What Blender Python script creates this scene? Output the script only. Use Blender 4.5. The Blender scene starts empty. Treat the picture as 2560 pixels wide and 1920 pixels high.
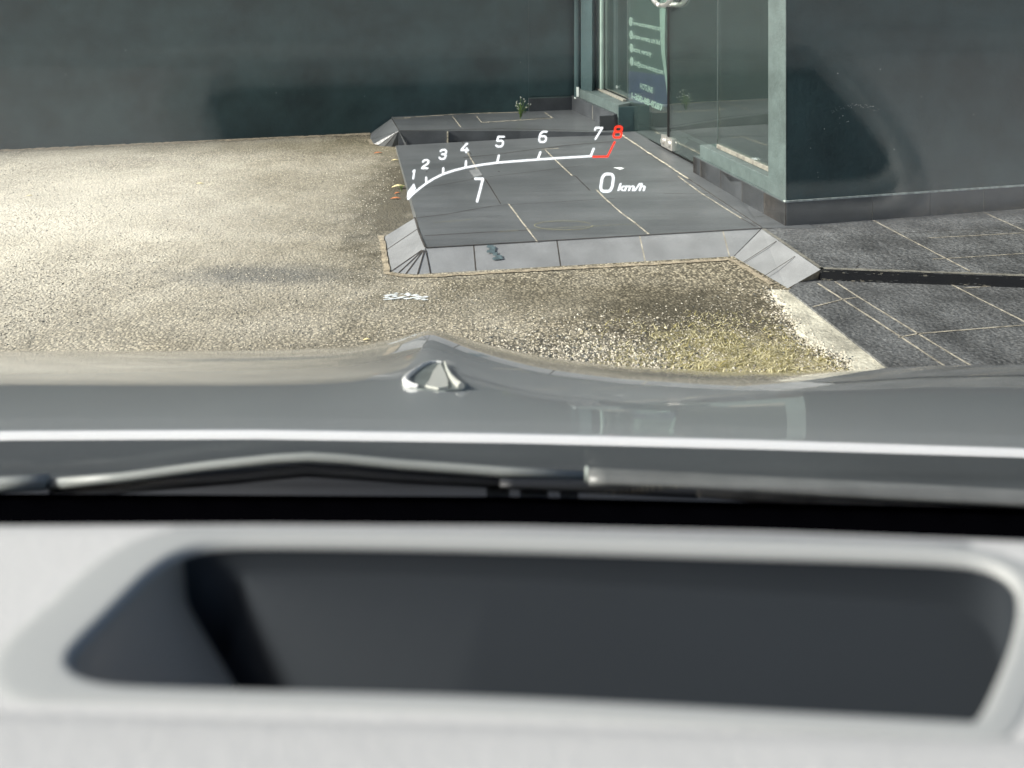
import bpy, bmesh, math, random
from mathutils import Vector, Matrix, noise
R = math.radians
random.seed(7)
sc = bpy.context.scene
COL = sc.collection
# ------------------------------------------------------------------ camera
F, CX, HY, CH = 2180.0, 1280.0, -130.0, 1.5      # focal length (px of a 2560 wide picture), centre, horizon row, eye height
cd = bpy.data.cameras.new("camera"); cam = bpy.data.objects.new("camera", cd); COL.objects.link(cam)
cam.location = (0, 0, CH); cam.rotation_euler = (R(90), 0, 0)
cd.sensor_width = 36; cd.lens = F / 2560 * 36
cd.shift_y = -(960 - HY) / 2560
cd.clip_start = 0.01; cd.clip_end = 300
cd.dof.use_dof = True; cd.dof.focus_distance = 3.1; cd.dof.aperture_fstop = 7.0
sc.camera = cam
# ------------------------------------------------------------------ light
SUN = Vector((-0.85, -0.17, 0.51)).normalized()
w = bpy.data.worlds.new("World"); sc.world = w; w.use_nodes = True
nt = w.node_tree; bg = nt.nodes["Background"]
sky = nt.nodes.new("ShaderNodeTexSky"); sky.sky_type = 'NISHITA'; sky.sun_disc = False
sky.sun_elevation = math.asin(SUN.z); sky.sun_rotation = math.atan2(SUN.x, SUN.y)
sky.air_density = 1.0; sky.dust_density = 4.0; sky.ozone_density = 1.0
nt.links.new(sky.outputs[0], bg.inputs[0]); bg.inputs[1].default_value = 0.085
sl = bpy.data.lights.new("sun", 'SUN'); sun = bpy.data.objects.new("sun", sl); COL.objects.link(sun)
sl.energy = 5.0; sl.angle = R(10); sl.color = (1.0, 0.97, 0.92)
sun.rotation_euler = (-SUN).to_track_quat('-Z', 'Y').to_euler(); sun.location = SUN * 20
sc.view_settings.view_transform = 'Standard'; sc.view_settings.look = 'None'
sc.view_settings.exposure = 0.95; sc.view_settings.gamma = 1
# ------------------------------------------------------------------ helpers
def at(px, py, z=0.0):
    d = F * (CH - z) / (py - HY)
    return Vector(((px - CX) / F * d, d, z))
def atd(px, py, d):
    return Vector(((px - CX) / F * d, d, CH - (py - HY) / F * d))
def on_line(px, p, q, py=None, z=None):
    """point of the vertical plane through p, q seen in column px (and row py)"""
    k = (px - CX) / F; m = (q.y - p.y) / (q.x - p.x)
    y = (p.y - m * p.x) / (1 - m * k); x = k * y
    if py is not None: z = CH - (py - HY) / F * y
    return Vector((x, y, z or 0))
def link(o, parent=None):
    COL.objects.link(o)
    if parent: o.parent = parent
    return o
def empty(name, loc=(0, 0, 0), parent=None):
    o = bpy.data.objects.new(name, None); o.location = loc; o.empty_display_size = .1
    return link(o, parent)
def tag(o, label=None, cat=None, group=None, kind=None):
    if label: o["label"] = label
    if cat: o["category"] = cat
    if group: o["group"] = group
    if kind: o["kind"] = kind
    return o
class MB:
    """collects polygons for one mesh object"""
    def __init__(s): s.v = []; s.f = []; s.m = []
    def poly(s, pts, m=0):
        i = len(s.v); s.v += [tuple(p) for p in pts]; s.f.append(list(range(i, i + len(pts)))); s.m.append(m)
    def prism(s, top, depth, m=0, mside=None, direction=Vector((0, 0, -1))):
        top = [Vector(p) for p in top]; bot = [p + direction * depth for p in top]; ms = m if mside is None else mside
        s.poly(top, m); s.poly(bot[::-1], ms)
        n = len(top)
        for i in range(n):
            j = (i + 1) % n; s.poly([top[i], bot[i], bot[j], top[j]], ms)
    def box(s, a, b, m=0):
        x0, y0, z0 = a; x1, y1, z1 = b
        s.prism([(x0, y0, z1), (x1, y0, z1), (x1, y1, z1), (x0, y1, z1)], z1 - z0, m)
    def wall(s, p, q, z0, z1, t, m=0):
        """upright slab along p-q, thickness t to the left of the direction p->q"""
        p = Vector((p[0], p[1], 0)); q = Vector((q[0], q[1], 0)); d = (q - p).normalized(); n = Vector((-d.y, d.x, 0)) * t
        s.prism([Vector((a.x, a.y, z1)) for a in (p, q, q + n, p + n)], z1 - z0, m)
    def ribbon(s, pts, wd, m=0, lift=0.002, up=Vector((0, 0, 1)), jag=0):
        pts = [Vector(p) for p in pts]
        if jag:
            np_ = []
            for a, b in zip(pts, pts[1:]):
                n = max(1, int((b - a).length / .03))
                np_ += [a.lerp(b, i / n) for i in range(n)]
            pts = np_ + [pts[-1]]
        L = []; Rr = []
        for i, p in enumerate(pts):
            d = (pts[min(i + 1, len(pts) - 1)] - pts[max(i - 1, 0)]).normalized(); n = up.cross(d).normalized()
            wl = wd / 2 * (1 + (random.random() - .5) * jag); wr = wd / 2 * (1 + (random.random() - .5) * jag)
            L.append(p + n * wl + up * lift); Rr.append(p - n * wr + up * lift)
        for i in range(len(pts) - 1): s.poly([Rr[i], Rr[i + 1], L[i + 1], L[i]], m)
    def tube(s, pts, r, m=0, n=8, cap=True):
        pts = [Vector(p) for p in pts]; base = len(s.v)
        rr = r if isinstance(r, (list, tuple)) else [r] * len(pts)
        ref = Vector((0, 0, 1))
        for i, p in enumerate(pts):
            d = (pts[min(i + 1, len(pts) - 1)] - pts[max(i - 1, 0)]).normalized()
            if abs(d.dot(ref)) > .95: ref = Vector((1, 0, 0)) if abs(d.x) < .9 else Vector((0, 1, 0))
            a = d.cross(ref).normalized(); b = d.cross(a)
            for k in range(n):
                t = 2 * math.pi * k / n; s.v.append(tuple(p + (a * math.cos(t) + b * math.sin(t)) * rr[i]))
        for i in range(len(pts) - 1):
            for k in range(n):
                a0 = base + i * n; a1 = a0 + n; k2 = (k + 1) % n
                s.f.append([a0 + k, a0 + k2, a1 + k2, a1 + k]); s.m.append(m)
        if cap:
            s.f.append([base + k for k in range(n)][::-1]); s.m.append(m)
            e = base + (len(pts) - 1) * n; s.f.append([e + k for k in range(n)]); s.m.append(m)
    def build(s, name, mats, parent=None, smooth=False, bevel=0, loc=None):
        me = bpy.data.meshes.new(name); me.from_pydata(s.v, [], s.f)
        for mt in (mats if isinstance(mats, (list, tuple)) else [mats]): me.materials.append(mt)
        me.polygons.foreach_set("material_index", s.m)
        if smooth: me.polygons.foreach_set("use_smooth", [True] * len(s.f))
        me.update()
        bm = bmesh.new(); bm.from_mesh(me); bmesh.ops.remove_doubles(bm, verts=bm.verts, dist=1e-5); bmesh.ops.recalc_face_normals(bm, faces=bm.faces)
        bm.to_mesh(me); bm.free()
        o = bpy.data.objects.new(name, me); link(o, parent)
        if parent: o.matrix_parent_inverse = Matrix.Translation(-parent.location)
        if bevel:
            b = o.modifiers.new("bevel", 'BEVEL'); b.width = bevel; b.segments = 2; b.limit_method = 'ANGLE'; b.angle_limit = R(35)
        return o
# ------------------------------------------------------------------ materials
def mat(name, col, rough=.6, spec=.5, metal=0, var=.15, vscale=6, bump=0, bscale=60, coat=0, col2=None, fine=0, fscale=250, streak=0):
    m = bpy.data.materials.new(name); m.use_nodes = True; n = m.node_tree; L = n.links; b = n.nodes["Principled BSDF"]
    b.inputs["Roughness"].default_value = rough; b.inputs["Metallic"].default_value = metal
    b.inputs["Specular IOR Level"].default_value = spec
    b.inputs["Coat Weight"].default_value = coat; b.inputs["Coat Roughness"].default_value = .03
    tc = n.nodes.new("ShaderNodeTexCoord")
    nz = n.nodes.new("ShaderNodeTexNoise"); nz.inputs["Scale"].default_value = vscale; nz.inputs["Detail"].default_value = 6; nz.inputs["Roughness"].default_value = .6
    L.new(tc.outputs["Object"], nz.inputs["Vector"])
    mx = n.nodes.new("ShaderNodeMix"); mx.data_type = 'RGBA'
    c2 = col2 or [c * (1 - var) for c in col]; c1 = [c * (1 + (var if not col2 else 0)) for c in col]
    rp = n.nodes.new("ShaderNodeMapRange"); rp.inputs[1].default_value = .35; rp.inputs[2].default_value = .65
    L.new(nz.outputs["Fac"], rp.inputs[0]); L.new(rp.outputs[0], mx.inputs["Factor"])
    mx.inputs["A"].default_value = (*c2, 1); mx.inputs["B"].default_value = (*c1, 1)
    out = mx.outputs["Result"]
    if fine:
        nf = n.nodes.new("ShaderNodeTexNoise"); nf.inputs["Scale"].default_value = fscale; nf.inputs["Detail"].default_value = 3
        L.new(tc.outputs["Object"], nf.inputs["Vector"])
        mr = n.nodes.new("ShaderNodeMapRange"); mr.inputs[1].default_value = .3; mr.inputs[2].default_value = .7; mr.inputs[3].default_value = 1 - fine; mr.inputs[4].default_value = 1 + fine
        L.new(nf.outputs["Fac"], mr.inputs[0])
        vm = n.nodes.new("ShaderNodeVectorMath"); vm.operation = 'SCALE'; L.new(out, vm.inputs[0]); L.new(mr.outputs[0], vm.inputs["Scale"]); out = vm.outputs[0]
    if streak:
        mp = n.nodes.new("ShaderNodeMapping"); mp.inputs["Rotation"].default_value = (0, 0, R(-12)); mp.inputs["Scale"].default_value = (1.6, 22, 8)
        L.new(tc.outputs["Object"], mp.inputs[0]); ns = n.nodes.new("ShaderNodeTexNoise"); ns.inputs["Scale"].default_value = 1.0; ns.inputs["Detail"].default_value = 6
        L.new(mp.outputs[0], ns.inputs["Vector"])
        ms = n.nodes.new("ShaderNodeMapRange"); ms.inputs[1].default_value = .3; ms.inputs[2].default_value = .7; ms.inputs[3].default_value = 1 - streak; ms.inputs[4].default_value = 1 + streak
        L.new(ns.outputs["Fac"], ms.inputs[0])
        v2 = n.nodes.new("ShaderNodeVectorMath"); v2.operation = 'SCALE'; L.new(out, v2.inputs[0]); L.new(ms.outputs[0], v2.inputs["Scale"]); out = v2.outputs[0]
    L.new(out, b.inputs["Base Color"])
    if bump:
        nb = n.nodes.new("ShaderNodeTexNoise"); nb.inputs["Scale"].default_value = bscale; nb.inputs["Detail"].default_value = 5
        L.new(tc.outputs["Object"], nb.inputs["Vector"])
        bp = n.nodes.new("ShaderNodeBump"); bp.inputs["Strength"].default_value = bump; bp.inputs["Distance"].default_value = .01
        L.new(nb.outputs["Fac"], bp.inputs["Height"]); L.new(bp.outputs[0], b.inputs["Normal"])
    return m
def emit(name, col, s):
    m = bpy.data.materials.new(name); m.use_nodes = True; n = m.node_tree
    n.nodes.remove(n.nodes["Principled BSDF"]); e = n.nodes.new("ShaderNodeEmission")
    e.inputs[0].default_value = (*col, 1); e.inputs[1].default_value = s
    n.links.new(e.outputs[0], n.nodes["Material Output"].inputs[0]); return m
def glass(name, ior, tint, rough=0.0, gain=1.0, haze=0.0):
    """thin pane: clear, mirrors by Fresnel on both of its faces"""
    m = bpy.data.materials.new(name); m.use_nodes = True; n = m.node_tree; L = n.links
    n.nodes.remove(n.nodes["Principled BSDF"])
    g = n.nodes.new("ShaderNodeNewGeometry"); mi = n.nodes.new("ShaderNodeMix"); mi.data_type = 'FLOAT'
    L.new(g.outputs["Backfacing"], mi.inputs["Factor"]); mi.inputs["A"].default_value = ior; mi.inputs["B"].default_value = 1 / ior
    fr = n.nodes.new("ShaderNodeFresnel"); L.new(mi.outputs["Result"], fr.inputs["IOR"])
    gain_n = n.nodes.new("ShaderNodeMath"); gain_n.operation = 'MULTIPLY'; gain_n.inputs[1].default_value = gain; gain_n.use_clamp = True
    L.new(fr.outputs[0], gain_n.inputs[0])
    t = n.nodes.new("ShaderNodeBsdfTransparent"); t.inputs[0].default_value = (*tint, 1)
    df = None
    gl = n.nodes.new("ShaderNodeBsdfGlossy"); gl.inputs["Roughness"].default_value = rough; gl.inputs["Color"].default_value = (1, 1, 1, 1)
    mx = n.nodes.new("ShaderNodeMixShader"); L.new(gain_n.outputs[0], mx.inputs[0]); 
    clear = t.outputs[0]
    if haze:
        df = n.nodes.new("ShaderNodeBsdfDiffuse"); df.inputs[0].default_value = (.42, .56, .53, 1)  # pale haze painted into the pane in place of stronger reflection
        md = n.nodes.new("ShaderNodeMixShader"); md.inputs[0].default_value = haze
        L.new(clear, md.inputs[1]); L.new(df.outputs[0], md.inputs[2]); clear = md.outputs[0]
    L.new(clear, mx.inputs[1]); L.new(gl.outputs[0], mx.inputs[2])
    L.new(mx.outputs[0], n.nodes["Material Output"].inputs[0]); return m
M = {}
M['paint'] = mat("dark green render paint", (.028, .053, .056), .6, .22, var=.32, vscale=2.2, bump=.35, bscale=45, fine=.12)
M['sill'] = mat("green masonry paint", (.066, .090, .087), .6, .4, var=.2, vscale=9, bump=.3, bscale=60)
M['paint_worn'] = mat("worn light paint edge", (.32, .36, .34), .7, var=.4, vscale=40)
M['tile'] = mat("slate grey floor tile", (.092, .099, .103), .32, .5, var=.16, vscale=2.2, bump=.12, bscale=70, fine=.16, fscale=160, streak=.15)
M['tile_bevel'] = mat("slate grey edge tile", (.20, .208, .212), .5, .5, var=.14, vscale=6, bump=.06, bscale=90, fine=.1)
M['tile_skirt'] = mat("dark skirting tile", (.048, .053, .058), .35, .5, var=.2, vscale=8, fine=.1)
M['tile_stone'] = mat("rough slate tile", (.108, .112, .112), .4, .5, var=.35, vscale=5, bump=.8, bscale=42, fine=.55, fscale=90)
M['grout'] = mat("sandy grout", (.33, .305, .245), .9, .2, var=.45, vscale=30)
M['grout_dark'] = mat("dirty grout", (.05, .045, .04), .9, .2, var=.4, vscale=30)
M['mortar'] = mat("beige mortar", (.30, .26, .19), .95, .1, var=.35, vscale=30, bump=.5, bscale=90)
M['concrete'] = mat("pale concrete strip", (.42, .405, .33), .9, .2, var=.3, vscale=10, bump=.5, bscale=60, fine=.2, fscale=90)
M['steel'] = mat("brushed steel", (.80, .78, .74), .33, metal=.9, var=.05)
M['frame'] = mat("cream window frame", (.17, .165, .14), .6, var=.3, vscale=30)
M['reveal'] = mat("pale green reveal paint", (.24, .33, .29), .6, var=.12)
M['glass'] = glass("shop glass", 2.6, (.86, .93, .90), 0.0, 1.5, .035)
M['gap'] = mat("black rubber gap", (.004, .004, .004), .6, .2, var=.1)
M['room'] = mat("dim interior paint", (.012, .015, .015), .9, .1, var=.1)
M['purple'] = mat("purple vinyl", (.075, .07, .17), .5, .3, var=.15)
M['vinyl'] = mat("dark green vinyl", (.075, .10, .095), .5, .3, var=.1)
M['vinyl_edge'] = mat("pale vinyl edge", (.60, .68, .64), .5, var=.1)
M['letter'] = mat("pale lettering", (.85, .93, .88), .6, .2, var=.03)
M['stem'] = mat("weed green", (.10, .16, .04), .7, .3, var=.4, vscale=60)
M['flower'] = mat("pale seed head", (.6, .62, .55), .8, var=.2)
M['leaf_dry'] = mat("dry leaf", (.45, .16, .06), .8, .2, var=.3, vscale=60)
M['leaf_pale'] = mat("bleached leaf", (.7, .6, .33), .8, .2, var=.2, vscale=60)
M['chalk'] = mat("yellowish chalk", (.24, .235, .15), .9, .1, var=.3, vscale=60)
M['scrape'] = mat("white scrape", (.62, .66, .66), .8, .3, var=.3, vscale=60)
M['teal'] = mat("teal paint stain", (.085, .12, .13), .6, .3, var=.3, vscale=60)
M['pebble'] = mat("loose grit", (.40, .37, .30), .8, .3, var=.5, vscale=40)
M['car'] = mat("grey car paint", (.35, .372, .372), .4, .5, metal=.2, var=.02, coat=1.0)
M['car'].node_tree.nodes['Principled BSDF'].inputs['Coat IOR'].default_value = 2.1
M['edge'] = mat('bonnet edge painted highlight', (.66, .67, .68), .3, metal=.0, var=.01)  # sky highlight along the bonnet's rear lip, painted as a pale colour
M['cowl'] = mat("dark cowl plastic", (.06, .066, .068), .5, .4, var=.1)
M['rubber'] = mat("wiper black", (.012, .013, .015), .5, .4, var=.1)
M['wiper'] = mat("grey wiper metal", (.13, .135, .132), .4, .5, var=.12, vscale=30)
M['wiper_l'] = mat('satin wiper arm', (.24, .255, .245), .45, .5, var=.08)
M['wiper2'] = mat('dusty grey wiper cover', (.14, .138, .13), .6, .4, var=.25, vscale=45, bump=.3, bscale=120)
M['dash'] = mat("light grey dash leather", (.40, .40, .395), .7, .25, var=.02, vscale=40, bump=.12, bscale=420)
M['bezel'] = mat("light grey display bezel", (.268, .277, .274), .65, .25, var=.015)
M['housing'] = mat("black display housing", (.0125, .016, .020), .85, .25, var=.05)
M['black'] = mat("black ceramic band", (.0008, .0008, .0012), .9, .0, var=.05)
M['hud'] = emit("projected white light", (.93, .96, 1.0), 1.05)
M['hud_red'] = emit("projected red light", (1.0, .045, .02), 1.0)
M['windscreen'] = glass("windscreen glass", 1.45, (.985, .995, .99), 0.0, .44)
# asphalt with moss, stains and speckle
def asphalt_mat():
    m = bpy.data.materials.new("sandy asphalt"); m.use_nodes = True; n = m.node_tree; L = n.links; b = n.nodes["Principled BSDF"]
    N = n.nodes.new; b.inputs["Roughness"].default_value = .85; b.inputs["Specular IOR Level"].default_value = .12
    tc = N("ShaderNodeTexCoord"); P = tc.outputs["Object"]
    def nz(scale, det=5, rough=.6, vec=P):
        t = N("ShaderNodeTexNoise"); t.inputs["Scale"].default_value = scale; t.inputs["Detail"].default_value = det; t.inputs["Roughness"].default_value = rough; L.new(vec, t.inputs["Vector"]); return t.outputs["Fac"]
    def rng(v, a, bb, c=0., d=1.):
        t = N("ShaderNodeMapRange"); L.new(v, t.inputs[0])
        for i, x in zip((1, 2, 3, 4), (a, bb, c, d)): t.inputs[i].default_value = x
        return t.outputs[0]
    def mix(f, A, B, mode='MIX'):
        t = N("ShaderNodeMix"); t.data_type = 'RGBA'; t.blend_type = mode
        if isinstance(f, float): t.inputs["Factor"].default_value = f
        else: L.new(f, t.inputs["Factor"])
        for k, x in (("A", A), ("B", B)):
            if isinstance(x, tuple): t.inputs[k].default_value = (*x, 1)
            else: L.new(x, t.inputs[k])
        return t.outputs["Result"]
    def math_(op, a, bb):
        t = N("ShaderNodeMath"); t.operation = op
        for i, x in enumerate((a, bb)):
            if isinstance(x, (int, float)): t.inputs[i].default_value = x
            else: L.new(x, t.inputs[i])
        return t.outputs[0]
    def blob(cx, cy, rx, ry, edge=.35, amp=.5, ns=5):
        mp = N("ShaderNodeMapping"); mp.vector_type = 'POINT'; L.new(P, mp.inputs[0])
        mp.inputs["Location"].default_value = (-cx / rx, -cy / ry, 0); mp.inputs["Scale"].default_value = (1 / rx, 1 / ry, 0)
        ln = N("ShaderNodeVectorMath"); ln.operation = 'LENGTH'; L.new(mp.outputs[0], ln.inputs[0])
        v = math_('ADD', ln.outputs["Value"], rng(nz(ns, 6, .7), .3, .7, -amp, amp))
        return rng(v, 1 + edge, 1 - edge)
    vo = N("ShaderNodeTexVoronoi"); vo.inputs["Scale"].default_value = 85; L.new(P, vo.inputs["Vector"])
    sep = N("ShaderNodeSeparateColor"); L.new(vo.outputs["Color"], sep.inputs[0])
    stone = mix(rng(sep.outputs[0], .1, .95), (.10, .088, .062), (.53, .475, .35))
    stone = mix(rng(nz(1.3, 5), .35, .65, 0., .35), stone, (.42, .37, .26))
    stone = mix(rng(vo.outputs["Distance"], .25, .7, 0., .85), stone, (.055, .05, .038))
    big = math_('MULTIPLY', rng(nz(1.1, 7, .7), .3, .7, .76, 1.2), rng(nz(14, 4, .7), .3, .7, .84, 1.14))
    vs = N("ShaderNodeVectorMath"); vs.operation = 'SCALE'; L.new(stone, vs.inputs[0]); L.new(big, vs.inputs["Scale"]); c = vs.outputs[0]
    # sun glare on the open yard, painted in as a paler tone
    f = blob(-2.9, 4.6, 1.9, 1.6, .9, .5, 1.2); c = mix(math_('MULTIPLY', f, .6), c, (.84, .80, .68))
    oil = at(664, 688); f = blob(oil.x + .0, oil.y, .36, .12, .5, .4)
    c = mix(math_('MULTIPLY', f, .62), c, (.075, .09, .11))
    # damp dirt along the kerb of the ramp
    f = blob(-.66, 5.35, .26, 1.15, .5, .5, 8); c = mix(math_('MULTIPLY', f, .9), c, (.045, .042, .032))
    f = blob(-1.0, 5.3, .6, 1.5, .8, .5, 5); c = mix(math_('MULTIPLY', f, .5), c, (.13, .115, .08))
    f = blob(.35, 3.72, .9, .18, .6, .4, 6); c = mix(math_('MULTIPLY', f, .5), c, (.09, .08, .055))
    f = blob(.75, 3.5, .33, .28, .5, .6, 7); c = mix(math_('MULTIPLY', f, .65), c, (.06, .055, .04))
    f = blob(.28, 3.05, .6, .22, .6, .5, 5); c = mix(math_('MULTIPLY', f, .45), c, (.12, .125, .12))
    f = blob(.84, 2.93, .42, .34, .5, .6, 9); c = mix(math_('MULTIPLY', f, .75), c, mix(rng(nz(60), .35, .65), (.26, .22, .09), (.62, .57, .36)))
    f = blob(-2.5, 6.62, 4.5, .22, .6, .4, 3); c = mix(math_('MULTIPLY', f, .35), c, (.16, .14, .085))
    L.new(c, b.inputs["Base Color"])
    h = math_('ADD', math_('MULTIPLY', math_('SUBTRACT', 1.0, vo.outputs["Distance"]), .7), math_('MULTIPLY', nz(160, 3), .5))
    bp = N("ShaderNodeBump"); bp.inputs["Strength"].default_value = .8; bp.inputs["Distance"].default_value = .006; L.new(h, bp.inputs["Height"]); L.new(bp.outputs[0], b.inputs["Normal"])
    return m
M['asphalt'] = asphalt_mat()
# ------------------------------------------------------------------ ground
g = MB(); S = 150; g.poly([(-S, -S, 0), (S, -S, 0), (S, S, 0), (-S, S, 0)])
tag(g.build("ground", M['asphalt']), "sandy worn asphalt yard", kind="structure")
# key lines of the place
WA0, WA1 = at(0, 375), at(925, 333)                       # foot of the long boundary wall
def wa(px, py=None, z=None): return on_line(px, WA0, WA1, py, z)
WAd = (WA1 - WA0).normalized(); WAn = Vector((-WAd.y, WAd.x, 0))
# entrance ramp (bilinear sheet, rises to the door)
FL, FR, NR, NL = at(989, 364, .02), at(1545, 333, .11), at(1904, 571, .07), at(1063, 620, .07)
def ramp(u, v): return FL.lerp(FR, u).lerp(NL.lerp(NR, u), v)
def ramp_px(px, py):
    z = .07; u = v = .5
    for _ in range(12):
        p = at(px, py, z)
        for _ in range(4):
            q = ramp(u, v); e = 1e-3
            du = (ramp(u + e, v) - q) / e; dv = (ramp(u, v + e) - q) / e
            det = du.x * dv.y - du.y * dv.x; rx, ry = p.x - q.x, p.y - q.y
            u += (rx * dv.y - ry * dv.x) / det; v += (du.x * ry - du.y * rx) / det
        z = ramp(u, v).z
    return at(px, py, z)
pav = MB(); nu, nv = 10, 10
for i in range(nu):
    for j in range(nv):
        q = [ramp(i / nu, j / nv), ramp(i / nu, (j + 1) / nv), ramp((i + 1) / nu, (j + 1) / nv), ramp((i + 1) / nu, j / nv)]
        pav.poly(q, 0)
edge = [FL, NL, NR, FR]
for a, b in zip(edge, edge[1:] + edge[:1]):
    n = 10
    for i in range(n):
        p, q = a.lerp(b, i / n), a.lerp(b, (i + 1) / n)
        pav.poly([p, q, Vector((q.x, q.y, -.1)), Vector((p.x, p.y, -.1))], 0)
def Z2(x, y): return (x * .3978 + 860, y * .3978 + 200)
def Z4(x, y): return (x * .4069 + 1660, y * .4069 + 300)
def jl(pts, wd, m, jag=.7): pav.ribbon([ramp_px(*p) for p in pts], wd * .68, m, .0015, jag=jag)
jl([Z2(775, 455), Z2(850, 590)], .010, 1); jl([Z2(865, 600), Z2(905, 650), Z2(985, 780)], .009, 2)
jl([Z2(1035, 780), Z2(1120, 895), Z2(1215, 1018)], .013, 1)
jl([Z2(740, 385), Z2(800, 470)], .008, 2)
jl([Z2(1265, 440), Z2(1345, 520), Z2(1435, 603)], .013, 1); jl([Z2(1435, 603), Z2(1455, 605), Z2(1545, 695)], .009, 2)
jl([Z2(1585, 690), Z2(1640, 745), Z2(1735, 830), Z2(1830, 900), Z2(1915, 970)], .014, 1)
jl([Z4(85, 345), Z4(235, 455), Z4(475, 605)], .013, 1); jl([Z4(475, 605), Z4(560, 655)], .009, 2)
jl([Z2(750, 488), Z2(950, 470), Z2(1190, 437), Z2(1440, 407), Z2(1690, 388)], .012, 2)
jl([Z2(1240, 437), Z2(1350, 430)], .016, 1)
jl([Z2(935, 793), Z2(1035, 785)], .006, 2)
jl([Z2(420, 872), Z2(640, 845), Z2(935, 793)], .007, 2); jl([Z2(440, 690), Z2(900, 610), Z2(1500, 540)], .005, 2); jl([Z2(1035, 785), Z2(1300, 770), Z2(1700, 745)], .004, 2)
jl([Z2(505, 980), Z2(850, 960), Z2(1150, 945)], .009, 2)
jl([Z2(560, 897), Z2(800, 878)], .004, 3); jl([Z2(970, 955), Z2(1400, 928), Z2(1830, 905)], .004, 3)
cc = [Z2(1380 + 184 * math.cos(t), 915 + 28 * math.sin(t)) for t in [2 * math.pi * k / 32 for k in range(31)]]
jl(cc, .007, 3)
jl([Z4(0, 452), Z4(240, 455), Z4(350, 442)], .005, 2); jl([Z4(490, 603), Z4(620, 592)], .005, 2)
for (x, y) in ((520, 577), (900, 636), (1147, 931), (808, 620), (973, 577)):
    c = ramp_px(*Z2(x, y)); pav.poly([c + Vector((math.cos(t) * .006, math.sin(t) * .008, .002)) for t in [k * math.pi / 3 for k in range(6)]], 2)
c = [ramp_px(*Z2(x, y)) + Vector((0, 0, .0018)) for x, y in ((785, 570), (845, 560), (870, 600), (815, 612))]; pav.poly(c, 4)
c = [ramp_px(*Z2(x, y)) + Vector((0, 0, .0022)) for x, y in ((1690, 552), (1740, 550), (1762, 558), (1735, 566))]; pav.poly(c, 5)
# threshold strip along the shop front
TH = [FR, NR, at(1964, 571, .07), at(1733, 440, .075), at(1731, 407, .10), at(1587, 333, .10)]
TH2 = [TH[0], TH[1], TH[2] + Vector((.15, 0, 0)), TH[3] + Vector((.2, 0, 0)), TH[4] + Vector((.35, .05, 0)), TH[5] + Vector((.35, .1, 0)), at(1545, 333, .11) + Vector((.2, .3, 0))]
pav.prism([p + Vector((0, 0, .003)) for p in TH2], .15, 0)
pav.ribbon([p + Vector((0, 0, .004)) for p in [ramp(1, k / 12) for k in range(13)]][0:8], .014, 1, .002, jag=1.2)
pav.ribbon([p + Vector((0, 0, .004)) for p in [ramp(1, k / 12) for k in range(13)]][7:], .008, 2, .002, jag=1.2)
tag(pav.build("ramp_pavement", [M['tile'], M['grout'], M['grout_dark'], M['chalk'], M['tile_bevel'], M['scrape']]), "slate tiled entrance ramp", kind="structure")
# sloping edge tiles of the ramp
ed = MB()
top = [NL, NR]; b0, b1 = at(1077, 687, .0), at(1828, 645, .0)
cuts_t = [0, .155, .405, .665, .915, 1]; 
def front_t(px): return (on_line(px, NL, NR).x - NL.x) / (NR.x - NL.x)
tx = [1063] + [Z2(x, 0)[0] for x in (815, 1338, 1858)] + [Z4(362, 0)[0], 1904]
bx = [1077] + [Z2(x, 0)[0] for x in (830, 1363, 1895)] + [Z4(405, 0)[0], 1832]
def front_b(px):
    t = (px - 1077) / (1828 - 1077); return at(px, 687 + (645 - 687) * t, -.004)
for i in range(5):
    t0, t1 = on_line(tx[i], NL, NR, z=.069), on_line(tx[i + 1], NL, NR, z=.069)
    q0, q1 = front_b(bx[i]), front_b(bx[i + 1]); gp = .0035
    d = (t1 - t0).normalized() * gp
    ed.poly([t0 + d, q0 + d, q1 - d, t1 - d], 0)
    if i: ed.poly([t0 - d, q0 - d, q0 + d, t0 + d], 1 if i in (3, 4) else 2)
ed.ribbon([NL + Vector((0, 0, -.001)), NR + Vector((0, 0, -.001))], .007, 2, .003)
# left slope
LT = [at(1037, 545, .055), at(1047, 582, .065), NL]
LB = [at(957, 594, -.003), at(965, 630, -.003), at(975, 681, -.003)]
ed.poly([LT[0], LB[0], LB[1].lerp(LB[1], 1), LT[1]], 0); ed.poly([LT[1], LB[1], LB[2], NL], 0)
ed.poly([LT[0], LT[0] + Vector((0, .01, -.08)), LB[0] + Vector((0, .01, -.05)), LB[0]], 0)
ed.ribbon([LB[0].lerp(LB[1], .9), LT[0].lerp(LT[1], .75)], .005, 2, .0015)
ed.ribbon([LT[0], LT[1], NL], .009, 2, .004)
fan = [LB[2], at(994, 685, -.003), at(1013, 687, -.003), at(1043, 689, -.003), front_b(1077)]
for a, b in zip(fan, fan[1:]):
    ed.poly([NL, a.lerp(b, .05), a.lerp(b, .95)], 0)
for a in fan: ed.ribbon([NL.lerp(a, .1), a], .005, 2, .0022)
tag(ed.build("ramp_edging_pavement", [M['tile_bevel'], M['grout'], M['grout_dark']]), kind="structure")
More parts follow.
